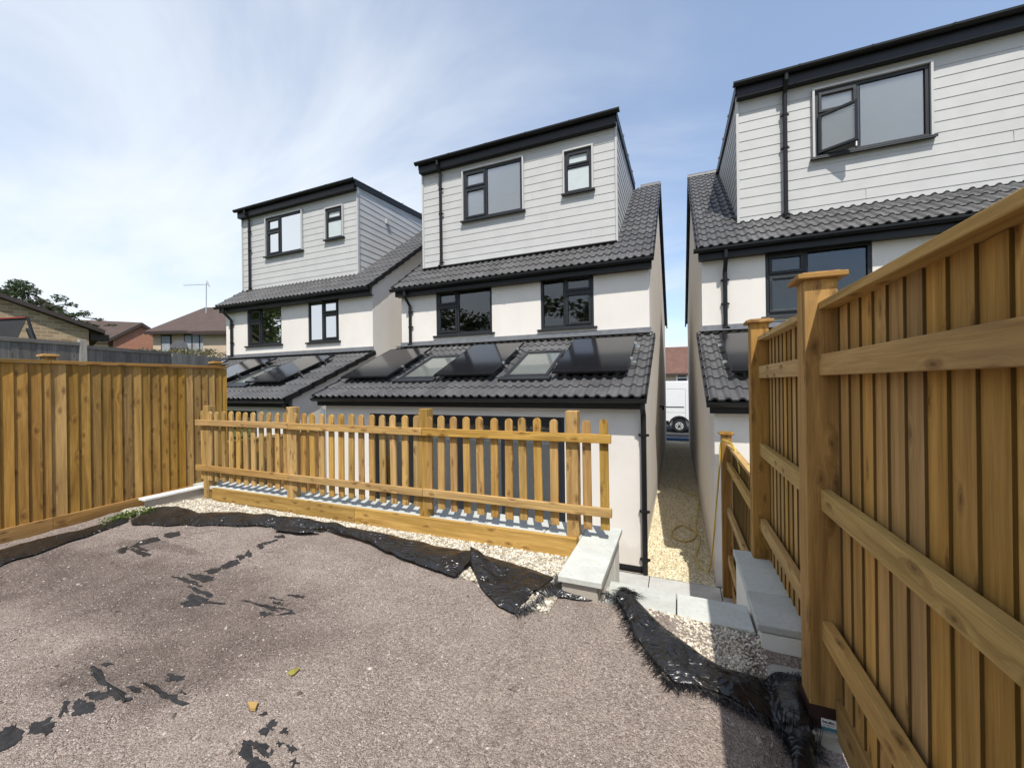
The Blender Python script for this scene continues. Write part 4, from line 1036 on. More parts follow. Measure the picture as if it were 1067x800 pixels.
m = MB(); fringe(m, [(644,625),(652,640),(660,662),(684,692),(700,715),(722,716),(748,726),(778,742),(804,752),(822,768),(830,790)], 800, .02,.075, (-.55,-.8), .8, .02)
fringe(m, [(644,628),(650,616),(664,622)], 320, .02,.08, (-.3,.5), 1.4, .03)
fringe(m, [(760,716),(800,716),(832,716),(840,740),(846,765)], 380, .03,.09, (-.1,-1), 1.0, .04)
fringe(m, [(834,714),(842,740),(848,768),(852,795)], 200, .02,.05, (.9,.2), .9, .03)
build('frayed_edge', m, FIBRE, w)
m = MB()
strip([(-60,590),(-20,580),(0,574),(40,563),(80,553),(130,538)], [(-60,612),(-20,596),(0,590),(40,577),(80,562),(134,543)], 40, 6, lambda t,s: .03*math.sin(math.pi*s)+.05*(1-s)*(1-t), 21, m)
tag(finish(build('membrane_edge', m, FILM, smooth=True)), 'narrow black membrane edge showing along the foot of the left fence', 'plastic sheet')

# torn scraps of the buried sheet showing through the chippings
def scrap(label, polys, ox, oy, k):
    m = MB()
    for pl in polys:
        P = []
        for a, b in zip(pl, pl[1:]+pl[:1]):
            for t in (0,.2,.4,.6,.8):
                jx = R.gauss(0,.009)*(1 if t else .3)
                p = gp(ox+(a[0]+(b[0]-a[0])*t)*k, oy+(a[1]+(b[1]-a[1])*t)*k); P.append(Vector((p.x+jx,p.y+R.gauss(0,.006),0)))
        c = sum(P, Vector((0,0,0)))/len(P)
        vs = [(p.x,p.y,zs(p.x,p.y)+.0035) for p in P]+[(c.x,c.y,zs(c.x,c.y)+.005)]+[(p.x,p.y,zs(p.x,p.y)-.004) for p in P]
        n = len(P); fs = [(i,(i+1)%n,n) for i in range(n)]+[(i,i+n+1,(i+1)%n+n+1,(i+1)%n) for i in range(n)]
        # keep faces pointing up whatever the outline's direction
        ar = sum(P[i].x*P[(i+1)%n].y-P[(i+1)%n].x*P[i].y for i in range(n))
        if ar < 0: fs = [q[::-1] for q in fs]
        m.mesh(vs, fs, lambda p: (p[0],p[1]))
    tag(build('membrane_scrap', m, SCRAP), label, 'plastic scrap', 'torn membrane scraps showing through the chippings')
SCRAP = plain('dusty_black_film', (.022,.021,.021), .55, .35, var=.45, scale=30)
k = 210/1067
scrap('torn black scraps in the soil farthest left, below the kerb', [[(0,320),(60,295),(70,310),(40,335)],[(80,300),(130,265),(230,245),(240,265),(150,285)],[(90,295),(110,285),(180,320),(160,325)],[(75,310),(95,305),(190,340),(150,350)],[(255,230),(340,215),(345,235),(290,255)]], 120, 510, k)
scrap('long diagonal line of torn black scraps running towards the picket fence', [[(290,450),(330,455),(440,485),(460,508),(400,490)],[(380,440),(450,440),(520,455),(525,470),(470,485),(430,470)],[(470,425),(520,410),(560,410),(545,430),(510,440)],[(555,405),(600,375),(650,365),(660,385),(610,405),(580,415)],[(640,355),(665,335),(685,355),(660,370)],[(685,345),(700,315),(725,335),(715,350)],[(750,295),(770,280),(790,300),(760,310)],[(775,280),(850,258),(860,265),(800,285)],[(840,242),(890,235),(900,245),(860,248)],[(380,505),(430,520),(520,548),(510,565),(440,540)],[(385,545),(430,555),(500,570),(480,585),(390,565)],[(340,590),(400,570),(480,580),(450,605),(370,610)],[(440,585),(590,597),(560,600),(450,592)]], 120, 510, k)
scrap('small slanting black scraps in the middle of the bed, right of the diagonal line', [[(670,578),(740,595),(860,620),(930,630),(955,650),(880,650),(820,625)],[(835,585),(880,590),(890,605),(850,598)],[(815,560),(890,580),(840,572)],[(915,548),(1005,558),(1000,566),(930,556)],[(770,635),(830,645),(840,660),(770,660)]], 120, 510, k)
k = 200/1067
scrap('broad black scraps with a raised flap in the bottom left corner', [[(500,195),(520,160),(560,190),(565,235),(640,290),(720,360),(670,360),(610,310),(540,250)],[(470,325),(530,310),(600,315),(575,350),(520,365)],[(575,155),(605,150),(620,160),(590,173)],[(410,390),(430,355),(450,365),(530,385),(510,430),(450,440),(400,445)],[(330,440),(360,360),(390,370),(370,420),(340,455)],[(160,505),(190,480),(260,465),(305,480),(260,550),(220,535),(170,545)],[(-40,600),(30,510),(90,485),(130,545),(100,600),(5,640)]], 0, 660, k)
scrap('thin black splinter-like scrap and bits right of the bottom left scraps', [[(785,258),(830,270),(940,330),(1035,390),(980,370),(880,315)],[(920,240),(960,235),(935,210),(1000,230),(1020,248),(970,250),(930,255)],[(1000,310),(1035,325),(1020,330)],[(700,285),(740,290),(785,312),(750,305)]], 0, 660, k)
k = 260/1067
scrap('branching black scraps at the bottom edge, below the wood offcut', [[(190,500),(230,450),(250,470),(220,500),(280,520),(320,560),(370,590),(230,590),(260,545)],[(230,450),(300,460),(350,490),(330,520),(290,490),(250,470)],[(290,400),(320,395),(330,365),(365,380),(330,400),(310,430)],[(385,405),(405,395),(410,415),(390,418)],[(410,470),(440,475),(435,500),(410,490)],[(360,452),(395,460),(375,465)],[(420,540),(440,530),(435,555)],[(285,340),(315,325),(310,335)]], 200, 660, k)
# wood offcut and leaf
m = MB(); P = [gp(*q) for q in ((258,732),(269,732),(266,739),(261,739))]; m.prism([(p.x,p.y,zs(p.x,p.y)+.004) for p in P][::-1], (0,0,.012))
tag(build('wood_offcut', m, wood('fresh_pine',(.55,.36,.15),(.66,.46,.22),knots=0)), 'small pale wood offcut lying on the chippings', 'offcut')
m = MB(); P = [gp(*q) for q in ((299,701),(303,698),(311,695),(312,697),(307,702),(303,704))]; c = sum(P,Vector())/6
m.mesh([(p.x,p.y,zs(p.x,p.y)+.012) for p in P]+[(c.x,c.y,zs(c.x,c.y)+.022)], [((i+1)%6,i,6) for i in range(6)])
tag(build('fallen_leaf', m, leaf_mat('dry_leaf',(.30,.27,.06),(.36,.32,.08))), 'single yellow-green leaf fallen on the chippings', 'leaf')
m = MB(); P = [gp(*q) for q in ((467,590),(478,592),(476,598),(466,595))]
# a flat pale stone on the gravel strip
m.prism([(p.x,p.y+.28,gbed(p.x,p.y+.28)+.004) for p in P][::-1], (0,0,.018)); m2 = m
tag(build('flat_stone', m2, STONE), 'flat cream stone lying on the gravel strip before the picket fence', 'stone')

# weeds at the foot of the left fence
def leaves(m, c, n, rx, ry, rz, size, rng=R):
    for k in range(n):
        while True:
            q = Vector((rng.uniform(-1,1),rng.uniform(-1,1),rng.uniform(-1,1)))
            if q.length < 1: break
        p = Vector((c[0]+q.x*rx,c[1]+q.y*ry,c[2]+q.z*rz)); s = size*rng.uniform(.6,1.3)
        a = Vector((rng.gauss(0,1),rng.gauss(0,1),rng.gauss(0,.6))).normalized(); b = a.orthogonal().normalized()
        b = (b*math.cos(rng.uniform(0,3))+a.cross(b)*math.sin(rng.uniform(0,3))).normalized()
        m.poly([p-a*s, p-b*s*.45+a*s*.1, p+a*s, p+b*s*.45+a*s*.1])
LEAFG = leaf_mat('weed_leaf', (.06,.10,.02), (.16,.22,.06))
m = MB()
for q in ((112,545),(122,541),(133,538),(143,536),(152,534),(128,541),(158,536)):
    p = gp(*q); leaves(m, (p.x,p.y,zs(p.x,p.y)+.035), 46, .09, .08, .04, .022)
tag(build('weeds', m, LEAFG), 'low green weeds growing at the foot of left fence', 'weeds')

# ------------------------------------------------------------------ background on the left
BRICK = brick_mat('buff_brick', (.42,.30,.17), (.25,.165,.09), (.40,.34,.26), 1.25)
BROWN = far_tile_mat('brown_roof_tile', (.075,.047,.037)); RED = brick_mat('red_brick', (.40,.16,.09), (.32,.12,.07), (.3,.22,.17), .8)
CREAMB = brick_mat('cream_brick', (.58,.45,.32), (.50,.38,.26), (.45,.38,.3)); DARKT = plain('dark_trim', (.035,.022,.018), .6)
d = Vector((.31,.95,0)).normalized()      # along the gable wall
n_ = Vector((-d.y,d.x,0))
def LP(o, a, b, z): p = Vector(o)+d*a+n_*b; return (p.x,p.y,z)
h = thing('brick_bungalow', 'buff brick gable-ended bungalow behind the grey fence at far left', 'house', (-23,6.7,.6))
O = (-20.5,7.72,0); 
m = MB(); m.poly([LP(O,-9.2,0,.5),LP(O,0,0,.5),LP(O,0,0,3.75),LP(O,-4.6,0,5.68),LP(O,-9.2,0,3.75)])
m.poly([LP(O,0,0,.5),LP(O,0,9,.5),LP(O,0,9,3.75),LP(O,0,0,3.75)]); m.poly([LP(O,-9.2,9,.5),LP(O,-9.2,0,.5),LP(O,-9.2,0,3.75),LP(O,-9.2,9,3.75)])
build('wall', m, BRICK, h)
m = MB()
for sg, xe in ((1,.42),(-1,-9.62)):
    m.prism([LP(O,xe,-.18,3.62),LP(O,-4.6,-.18,5.71),LP(O,-4.6,-.18,5.85),LP(O,xe,-.18,3.76)], n_*9.4)
build('roof', m, BROWN, h)
m = MB()
for sg, xe in ((1,.42),(-1,-9.62)): m.beam(LP(O,xe,-.21,3.68),LP(O,-4.6,-.21,5.76), .04, .11)
m.box(*sum(([min(LP(O,.05,0,0)[i],LP(O,.42,.6,0)[i]), max(LP(O,.05,0,0)[i],LP(O,.42,.6,0)[i])] for i in (0,1)), []), 3.38, 3.62)
build('bargeboard', m, DARKT, h)
# dark garden parasol / swing canopy
t = thing('swing_seat_canopy', 'dark canopy with red edge rising above the grey fence at far left', 'canopy', (-17.2,4.75,.8))
q = lambda x, z, b=0: (x, 4.72+(x+17.29)*.41+b, z)
m = MB(); m.prism([q(-18.3,2.95),q(-16.85,2.95),q(-16.60,3.50),q(-18.3,3.44)], (-1.1,.30,0)); build('canopy_top', m, plain('dark_canvas',(.03,.03,.033),.8), t)
m = MB(); m.beam(q(-18.3,3.455,-.02),q(-16.60,3.515,-.02), .03, .03); build('edge_trim', m, plain('red_trim',(.25,.03,.03),.7), t)
m = MB(); m.tube([q(-16.58,3.5),q(-16.50,3.2),q(-16.42,2.9),q(-16.42,.7)], .035, 8); m.tube([q(-16.55,3.2),q(-16.44,2.9)], .07, 8); build('frame_pole', m, BLACK, t)

def gable_house(name, label, base, ridge_len, depth, z0, ze, zr, ang, wallm, roofm, group=None):
    a = rad(ang); ex = Vector((math.cos(a),math.sin(a),0)); ey = Vector((-ex.y,ex.x,0)); B = Vector(base)
    P = lambda u,v,z: tuple(B+ex*u+ey*v+Vector((0,0,z-B.z)))
    h = thing(name, label, 'house', base, group); L, D = ridge_len, depth
    m = MB(); m.poly([P(0,0,z0),P(L,0,z0),P(L,0,ze),P(0,0,ze)]); m.poly([P(L,D,z0),P(0,D,z0),P(0,D,ze),P(L,D,ze)])
    m.poly([P(L,0,z0),P(L,D,z0),P(L,D,ze),P(L,D/2,zr),P(L,0,ze)]); m.poly([P(0,D,z0),P(0,0,z0),P(0,0,ze),P(0,D/2,zr),P(0,D,ze)])
    build('wall', m, wallm, h)
    m = MB(); o = .35; s = (zr-ze)/(D/2)
    m.prism([P(-.2,-o,ze-o*s),P(-.2,D/2,zr),P(-.2,D/2,zr+.16),P(-.2,-o,ze-o*s+.14)], ex*(L+.4)); m.prism([P(-.2,D+o,ze-o*s),P(-.2,D+o,ze-o*s+.14),P(-.2,D/2,zr+.155),P(-.2,D/2,zr)], ex*(L+.4))
    build('roof', m, roofm, h)
    m = MB(); m.beam(P(-.2,-o-.03,ze-o*s),P(L+.2,-o-.03,ze-o*s), .06, .16)
    for uu in (-.22,L+.22): m.beam(P(uu,-o,ze-o*s),P(uu,D/2,zr), .04, .2); m.beam(P(uu,D+o,ze-o*s),P(uu,D/2,zr), .04, .2)
    build('fascia', m, DARKT, h); return h, P
h, P = gable_house('brown_roof_house', 'house with long brown tiled roof behind the bungalow eave', (-53.9,14.7,.8), 8.2, 7, .8, 6.1, 8.2, 50, CREAMB, BROWN)
h, P = gable_house('red_brick_house', 'red brick gable house between two brown roofs', (-42.4,21.3,.8), 6.2, 3.6, .8, 5.75, 7.1, 157, RED, BROWN)
h, P = gable_house('cream_brick_house', 'cream brick house with brown roof and tall aerial beside the left house', (-31.55,14.95,.8), 6.2, 9.0, .8, 5.25, 7.5, 21, CREAMB, BROWN)
for a, b, zt in ((.55,1.25,4.98),(2.1,3.7,5.02)):
    m = MB(); m.prism([P(a,-.04,3.6),P(b,-.04,3.6),P(b,-.04,zt),P(a,-.04,zt)], (-.02,.05,0)); w_ = build('window', m, DARKT, h)
    m = MB(); n = 1 if b-a < 1 else 3
    for k in range(n):
        p, q = a+.08+(b-a-.08)*k/n, a+(b-a-.08)*(k+1)/n
        m.poly([P(p,-.06,3.7),P(q,-.06,3.7),P(q,-.06,zt-.08),P(p,-.06,zt-.08)])
    build('pane', m, plain('far_pane',(.30,.32,.33),.12,.6,var=.3,scale=1.5), w_)
m = MB(); m.prism([P(4.2,-2.2,4.75),P(8.5,-2.2,4.75),P(8.5,.5,5.9),P(4.2,.5,5.9)], (0,0,.14)); build('porch_roof', m, BROWN, h)
m = MB(); m.prism([P(4.9,-1.9,.8),P(8.4,-1.9,.8),P(8.4,-1.9,4.72),P(4.9,-1.9,4.72)], tuple(Vector(P(4.9,0,.8))-Vector(P(4.9,-1.9,.8)))); build('porch_wall', m, CREAMB, h)
m = MB(); m.beam(P(4.5,-2.24,4.74),P(8.6,-2.24,4.74), .06, .16); build('porch_fascia', m, DARKT, h)
t = thing('tv_aerial', 'thin grey television aerial mast on the cream brick house roof', 'aerial', (-31.7,18.2,7.0))
m = MB(); m.tube([(-31.70,18.22,6.6),(-31.66,18.24,9.15)], .035, 8); build('mast', m, plain('grey_metal',(.4,.41,.42),.5), t)
m = MB(); m.tube([(-31.5,18.3,9.05),(-33.2,17.6,8.98)], .016, 6)
for k in range(9):
    x = -31.7-.17*k; m.tube([(x+.07,18.2-.07*k-.17,9.04),(x-.07,18.2-.07*k+.17,9.04)], .008, 5)
m.tube([(-31.62,18.25,9.3),(-31.45,18.32,8.9)], .05, 6)
build('antenna', m, plain('grey_metal2',(.4,.41,.42),.5), t)

# trees and shrubs
BARK = plain('bark', (.07,.055,.042), .95, .1, var=.3, scale=8)
def tree(name, label, base, limbs, lmat, size, dens, group=None):
    t = thing(name, label, 'tree', base, group); rng = random.Random(hash(base[0]*31.7) & 0xffff)
    m = MB(); lf = MB()
    for pts, r0, r1, clumps in limbs:
        P = smooth_path([Vector(base)+Vector(p) for p in pts], 4); n = len(P); m.tube(P, [r0+(r1-r0)*k/(n-1) for k in range(n)], 7)
        for (c, rx, rz) in clumps:
            cc = Vector(base)+Vector(c); leaves(lf, cc, int(dens*rx*rx*rz*8), rx, rx, rz, size, rng)
            for k in range(5):
                e = cc+Vector((rng.uniform(-1,1)*rx*.8,rng.uniform(-1,1)*rx*.8,rng.uniform(-.6,.6)*rz)); m.tube([P[-1].lerp(cc,.3), cc.lerp(e,.5), e], [r1*.6,r1*.4,r1*.15], 5)
    build('trunk', m, BARK, t); build('crown', lf, lmat, t); return t
LEAFD = leaf_mat('dark_needles', (.028,.045,.022), (.06,.085,.035))
dl = Vector((.923,.384,0))     # spread across the view
def L3(a, b, z): return (dl.x*a-dl.y*b, dl.y*a+dl.x*b, z)
rt = random.Random(5)
limbs = [([(0,0,0),(0,0,2.5),L3(.3,0,5),L3(.5,0,7.0)], .20, .02, [(L3(.3,0,7.1),.75,.38),(L3(-.6,.3,6.9),.6,.3),(L3(.9,0,6.75),.65,.28),(L3(-.2,-.3,6.5),.7,.3)])]
for a, z, cl in ((1.9,6.0,[(1.6,6.1,.5,.24),(2.4,6.35,.5,.25),(2.1,5.8,.6,.2),(2.9,6.0,.4,.18)]),(3.2,5.3,[(3.0,5.3,.55,.22),(3.7,5.5,.45,.16),(4.4,5.25,.5,.14),(5.0,5.0,.4,.12),(3.5,4.9,.5,.2)]),(4.6,4.7,[(4.3,4.7,.5,.15),(5.4,4.75,.35,.1),(5.1,4.45,.4,.12)]),(-1.4,6.0,[(-1.2,6.2,.7,.3),(-1.8,5.8,.7,.3)]),(1.0,5.2,[(.9,5.4,.8,.3),(.1,5.6,.8,.35),(1.6,5.3,.7,.25),(2.4,5.1,.6,.2),(1.2,4.8,.9,.35),(2.6,4.6,.7,.3)])):
    limbs.append(([L3(.2,0,3.2),L3(a*.45,.2,z-.7),L3(a,.3,z)], .11, .03, [(L3(c[0],rt.uniform(-.5,.5),c[1]),c[2],c[3]) for c in cl]))
limbs[0][3].extend([(L3(-.2+3.4*k/16+rt.uniform(-.3,.3), rt.uniform(-.6,.6), 6.3-1.5*k/16+rt.uniform(-.35,.45)), rt.uniform(.4,.7), rt.uniform(.18,.34)) for k in range(17)])
tree('pine_tree', 'dark green spreading tree rising behind the brick bungalow at far left', (-33.6,9.9,.6), [([Vector(q)*.95+Vector((-.3,-.1,0)) for q in p],r0,r1,[((c[0]*.93-.3,c[1]*.93-.1,c[2]*.95),rx*.74,rz*.8) for c,rx,rz in cl]) for p,r0,r1,cl in limbs], LEAFD, .075, 620)
LEAFM = leaf_mat('mid_leaf', (.04,.06,.018), (.09,.12,.035)); LEAFL = leaf_mat('light_leaf', (.07,.12,.025), (.20,.26,.06)); LEAFR = leaf_mat('mixed_leaf', (.06,.075,.025), (.17,.14,.08))
def shrub(label, c, rx, rz, mat, n, size):
    t = thing('shrub', label, 'shrub', (c[0],c[1],.6)); m = MB(); lf = MB()
    for k in range(9): m.tube([(c[0],c[1],.6),(c[0]+R.uniform(-.3,.3)*rx,c[1]+R.uniform(-.3,.3)*rx,(c[2]+.6)/2),(c[0]+R.uniform(-.9,.9)*rx,c[1]+R.uniform(-.9,.9)*rx,c[2]+R.uniform(-.3,.8)*rz)], [.03,.02,.008], 5)
    for k in range(7): leaves(lf, (c[0]+R.uniform(-.7,.7)*rx,c[1]+R.uniform(-.6,.6)*rx,c[2]+R.uniform(-.6,.7)*rz), n//7, rx*.4, rx*.4, rz*.45, size)
    build('stem', m, BARK, t); build('foliage', lf, mat, t)
shrub('bright green shrub against the edge of left white house', (-14.1,9.3,2.95), .5, .5, LEAFL, 900, .05)
shrub('reddish tangled shrub in front of the cream brick house', (-16.2,9.0,2.72), .95, .28, LEAFR, 900, .05)
shrub('grey-green shrub above the pale fence, left of the reddish one', (-17.9,8.6,2.72), .7, .28, leaf_mat('grey_leaf',(.07,.08,.05),(.15,.15,.10)), 800, .05)
t = thing('washing_line_cover', 'dark grey arched cover behind the shrubs before cream brick house', 'cover', (-21.5,11.2,.6))
m = MB(); pr = [(-.42,0),(-.38,.2),(-.2,.36),(0,.42),(.2,.36),(.38,.2),(.42,0)]
m.prism([(-21.5+a*.92,11.2+a*.38,3.35+b) for a,b in pr], (-.5,.2,0)); build('cover_top', m, plain('grey_cover',(.10,.10,.11),.8), t)
m = MB()
for a in (-.38,.38): m.tube([(-21.5+a*.92,11.2+a*.38,.6),(-21.5+a*.92,11.2+a*.38,3.4)], .03, 6)
build('pole', m, BLACK, t)

for k, (x, y, hh, lab) in enumerate(((-17,-13,8.2,'tall leafy tree behind the viewer mirrored in panes of the left house'),(-11,-15,9.5,'broad leafy tree behind the viewer mirrored in panes of middle house'),(-4.5,-14,8.0,'leafy tree behind the viewer nearest the middle of garden'),(2.5,-15.5,9.0,'leafy tree behind the viewer mirrored in panes of the right house'),(-23.0,-10.5,11,'tall leafy tree behind the viewer mirrored in the right pane of left house'),(-31,-5,10.5,'tall leafy tree behind the viewer on the far left, nearer the bungalow'),(-39,-10,12,'farthest left leafy tree behind the viewer'))):
    rk = random.Random(k+3)
    cl = [((rk.uniform(-2.6,2.6),rk.uniform(-1.5,1.5),rk.uniform(.28,.95)*hh),rk.uniform(.9,1.5),rk.uniform(.7,1.1)) for q in range(15)]
    if x < -20: cl += [((rk.uniform(-3,3),rk.uniform(-1,1),rk.uniform(.3,.95)*hh),1.5,1.1) for q in range(16)]
    tree('leafy_tree', lab, (x,y,-.3), [([(0,0,0),(.1,0,hh*.4),(0,.1,hh*.8)], .22, .05, cl)], LEAFM, .24, 11)
# ------------------------------------------------------------------ end of the alley
t = thing('parked_van', 'white high-roof panel van parked on the road beyond the gravel alley', 'van', (1.8,23.2,-1.145))
gz = -1.145; VX = -1.15; VY = 22.35
WP = plain('white_van_paint', (.78,.79,.80), .25, .5, var=.02); TY = plain('tyre', (.02,.02,.021), .85, .2)
pr = [(0,.55),(0,2.45),(.10,2.62),(.5,2.68),(3.9,2.68),(4.35,2.52),(4.95,1.72),(5.6,1.42),(5.85,1.2),(5.95,.75),(5.92,.42),(5.5,.36),(.1,.40)]
def arch(cx, r=.43):
    return [(cx+r*math.cos(a), .36+r*math.sin(a)) for a in [math.pi*k/10 for k in range(11)]]
bot = [(5.92,.42)]+arch(4.85)+arch(1.22)+[(.1,.40)]
prof = pr[:11]+bot[1:]
m = MB(); m.prism([(VX+a, VY, gz+b) for a,b in prof][::-1], (0,1.95,0)); build('body', m, WP, t, bevel=.04)
for cx in (1.22,4.85):
    for yy in (VY+.11, VY+1.84):
        m = MB(); m.tube([(VX+cx,yy-.11,gz+.36),(VX+cx,yy-.085,gz+.36),(VX+cx,yy+.085,gz+.36),(VX+cx,yy+.11,gz+.36)], [.31,.355,.355,.31], 28); w_ = build('wheel', m, TY, t)
        m = MB(); sy = yy-.112 if yy < VY+1 else yy+.112
        m.tube([(VX+cx,sy-.004,gz+.36),(VX+cx,sy+.02,gz+.36)], .20, 24); build('rim', m, plain('steel_rim',(.42,.43,.44),.4,.5), w_)
        m = MB()
        for k in range(6): a = k*math.pi/3; m.tube([(VX+cx+.125*math.cos(a),sy-.007,gz+.36+.125*math.sin(a)),(VX+cx+.125*math.cos(a),sy+.0,gz+.36+.125*math.sin(a))], .032, 8)
        m.tube([(VX+cx,sy-.03,gz+.36),(VX+cx,sy,gz+.36)], .06, 10); build('hub', m, TY, w_)
m = MB(); m.box(VX+1.75,VX+4.3,VY-.02,VY+.02,gz+.40,gz+.62, axis=0); m.box(VX-.0,VX+.72,VY-.02,VY+.02,gz+.42,gz+.62, axis=0)
for cx in (1.22,4.85):
    A = arch(cx,.46); B = arch(cx,.53)
    for k in range(10): m.prism([(VX+A[k][0],VY-.03,gz+A[k][1]),(VX+A[k+1][0],VY-.03,gz+A[k+1][1]),(VX+B[k+1][0],VY-.03,gz+B[k+1][1]),(VX+B[k][0],VY-.03,gz+B[k][1])], (0,.05,0))
build('side_trim', m, BLACK, t)
m = MB(); m.box(VX+.1,VX+1.45,VY-.012,VY+.02,gz+1.315,gz+1.36, axis=0); build('door_rail', m, BLACK, t)
m = MB(); m.box(VX+1.52,VX+1.535,VY-.004,VY+.02,gz+.7,gz+2.3, axis=2); m.box(VX+.12,VX+1.5,VY-.004,VY+.02,gz+1.05,gz+1.062, axis=0); m.box(VX+.12,VX+1.5,VY-.004,VY+.02,gz+2.28,gz+2.292, axis=0); build('panel_gap', m, plain('grey_gap',(.25,.25,.26),.6), t)
m = MB(); m.prism([(VX+4.0,VY-.006,gz+1.55),(VX+4.85,VY-.006,gz+1.55),(VX+4.45,VY-.006,gz+2.2),(VX+4.0,VY-.006,gz+2.2)], (0,.02,0)); build('side_window', m, plain('van_glass',(.03,.035,.04),.08,.6), t)
m = MB(); m.box(VX+5.75,VX+5.93,VY+.1,VY+.4,gz+.85,gz+1.1, axis=1); build('headlight', m, METAL, t)
m = MB(); m.box(VX-.02,VX+.05,VY+.05,VY+.18,gz+1.0,gz+1.5, axis=2); build('tail_light', m, plain('red_lens',(.3,.02,.02),.2), t)
# low blue strip of unidentified kind at the end of the alley, built as a rail
t = thing('blue_barrier', 'low blue rail lying across the far end of gravel alley', 'barrier', (0,19.3,-1.14))
m = MB(); m.beam((-1.6,19.35,-1.26+.18),(1.8,19.55,-1.08), .16, .14); build('beam', m, plain('blue_paint',(.10,.18,.33),.35), t, bevel=.02)
m = MB()
for x in (-1.2,1.4): m.box(x,x+.15,19.2,19.7,-1.145,-1.10, axis=1)
build('foot', m, BLACK, t)
h, P = gable_house('red_roof_house', 'house with red-brown roof across the road, seen above the white van', (-7,41,-1.1), 16, 7, -1.1, 2.45, 5.0, 5, plain('tan_render',(.42,.36,.28),.9), far_tile_mat('red_brown_tile',(.13,.065,.046)))
m = MB(); m.prism([P(6.9,-.05,1.2),P(8.0,-.05,1.2),P(8.0,-.05,2.35),P(6.9,-.05,2.35)], (0,.06,0)); w_ = build('window', m, WHITEP, h)
m = MB(); m.poly([P(7.05,-.07,1.3),P(7.85,-.07,1.3),P(7.85,-.07,1.85),P(7.05,-.07,1.85)]); m.poly([P(7.05,-.07,1.95),P(7.85,-.07,1.95),P(7.85,-.07,2.25),P(7.05,-.07,2.25)]); build('pane', m, plain('dark_pane',(.05,.055,.06),.1,.6), w_)
m = MB(); m.box(-6.3,-5.7,43.6,44.2,4.2,5.9, axis=2); build('chimney', m, RED, h)

# ------------------------------------------------------------------ light, sky, camera
SUN_EL, SUN_DX, SUN_DY = 59.0, .23, -.555        # the sun stands behind the camera's right shoulder
sd = Vector((SUN_DX, SUN_DY, 1.0)).normalized()
sl = bpy.data.lights.new('sun', 'SUN'); sl.energy = 4.3; sl.angle = rad(.53); sl.color = (1.0,.955,.88)
so = bpy.data.objects.new('sun', sl); link(so); so.rotation_euler = sd.to_track_quat('Z','Y').to_euler()
W = bpy.data.worlds.new('World'); sc.world = W; W.use_nodes = True; t = W.node_tree; N = t.nodes; bg = N['Background']
sky = N.new('ShaderNodeTexSky'); sky.sky_type = 'NISHITA'; sky.sun_disc = False
sky.sun_elevation = math.asin(sd.z); sky.sun_rotation = math.atan2(sd.x, sd.y); sky.altitude = 100; sky.air_density = 1.0; sky.dust_density = .7; sky.ozone_density = 2.2
def wn(typ, **kw):
    n = N.new(typ)
    for k, v in kw.items(): setattr(n, k, v)
    return n
def wm(op, a, b=None, clamp=False):
    n = N.new('ShaderNodeMath'); n.operation = op; n.use_clamp = clamp
    for k, v in enumerate((a,b)):
        if v is None: continue
        if isinstance(v, bpy.types.NodeSocket): t.links.new(v, n.inputs[k])
        else: n.inputs[k].default_value = v
    return n.outputs[0]
tc = N.new('ShaderNodeTexCoord'); sp = N.new('ShaderNodeSeparateXYZ'); t.links.new(tc.outputs['Generated'], sp.inputs[0])
zc = wm('ADD', wm('MAXIMUM', sp.outputs[2], 0.0), .22)
cv = N.new('ShaderNodeCombineXYZ'); t.links.new(wm('DIVIDE', sp.outputs[0], zc), cv.inputs[0]); t.links.new(wm('DIVIDE', sp.outputs[1], zc), cv.inputs[1])
mp = N.new('ShaderNodeMapping'); t.links.new(cv.outputs[0], mp.inputs[0]); mp.inputs['Rotation'].default_value = (0,0,rad(35)); mp.inputs['Scale'].default_value = (.6,1.1,1); mp.inputs['Location'].default_value = (1.3,.4,0)
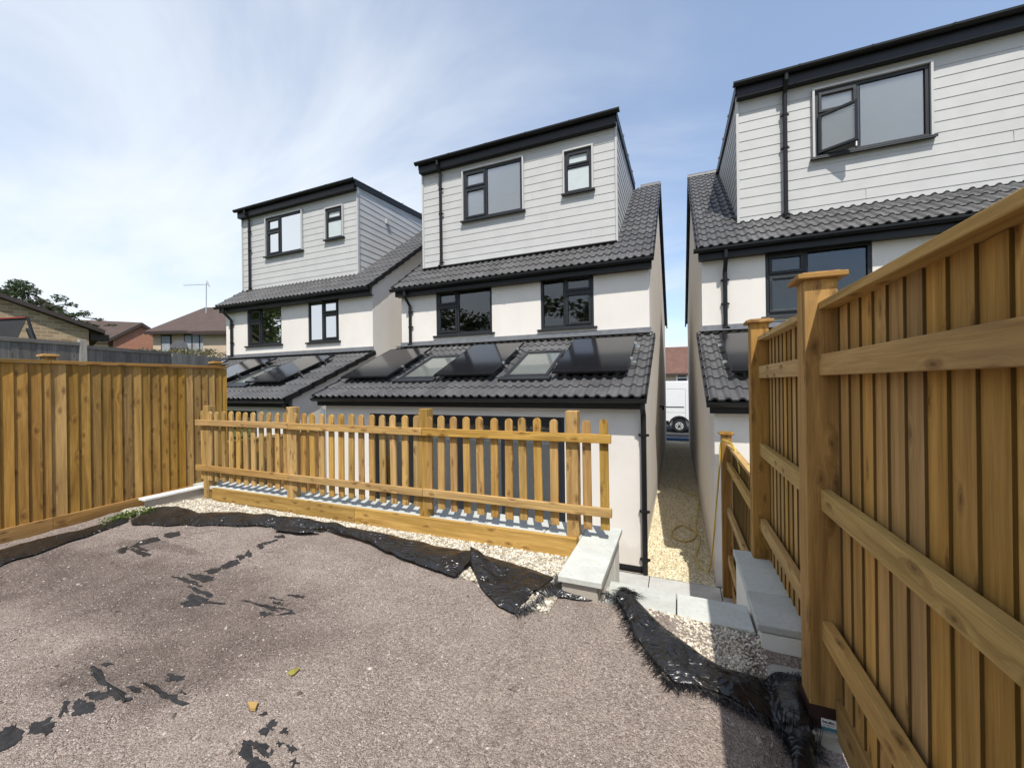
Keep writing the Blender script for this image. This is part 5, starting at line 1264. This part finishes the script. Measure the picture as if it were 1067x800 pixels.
n1 = N.new('ShaderNodeTexNoise'); n1.inputs['Scale'].default_value = 1.1; n1.inputs['Detail'].default_value = 7; n1.inputs['Roughness'].default_value = .55; n1.inputs['Distortion'].default_value = .5; t.links.new(mp.outputs[0], n1.inputs['Vector'])
# more cirrus to the left (west) of the houses and near the horizon
left = wm('SUBTRACT', wm('MULTIPLY', sp.outputs[0], -.62), wm('MULTIPLY', sp.outputs[1], .10))
cov = wm('ADD', wm('ADD', n1.outputs['Fac'], wm('MULTIPLY', left, .42)), wm('MULTIPLY', wm('SUBTRACT', .45, sp.outputs[2]), .22))
rp = N.new('ShaderNodeValToRGB'); rp.color_ramp.interpolation = 'EASE'; rp.color_ramp.elements[0].position = .30; rp.color_ramp.elements[0].color = (.24,.24,.24,1); rp.color_ramp.elements[1].position = .86; rp.color_ramp.elements[1].color = (1,1,1,1)
t.links.new(cov, rp.inputs[0])
mxc = N.new('ShaderNodeMix'); mxc.data_type = 'RGBA'; t.links.new(wm('MULTIPLY', rp.outputs[0], .92), mxc.inputs[0]); hsv = N.new('ShaderNodeHueSaturation'); hsv.inputs['Saturation'].default_value = 1.18; hsv.inputs['Value'].default_value = 1.05; t.links.new(sky.outputs[0], hsv.inputs['Color']); t.links.new(hsv.outputs[0], mxc.inputs[6]); mxc.inputs[7].default_value = (5.2,5.5,5.8,1)
t.links.new(mxc.outputs[2], bg.inputs[0]); bg.inputs[1].default_value = .15

cam = bpy.data.cameras.new('camera'); cam.sensor_fit = 'HORIZONTAL'; cam.sensor_width = 36; cam.lens = 414/1067*36; cam.clip_end = 2000; cam.clip_start = .05
co = bpy.data.objects.new('camera', cam); link(co); co.location = (0,0,1.5)
from mathutils import Matrix
co.matrix_world = Matrix(((cR.x,cU.x,-Fw.x,0),(cR.y,cU.y,-Fw.y,0),(cR.z,cU.z,-Fw.z,1.5),(0,0,0,1)))
sc.camera = co
sc.render.engine = 'CYCLES'
vs_ = sc.view_settings; vs_.view_transform = 'Standard'; vs_.look = 'None'; vs_.exposure = .36; vs_.gamma = 1.0
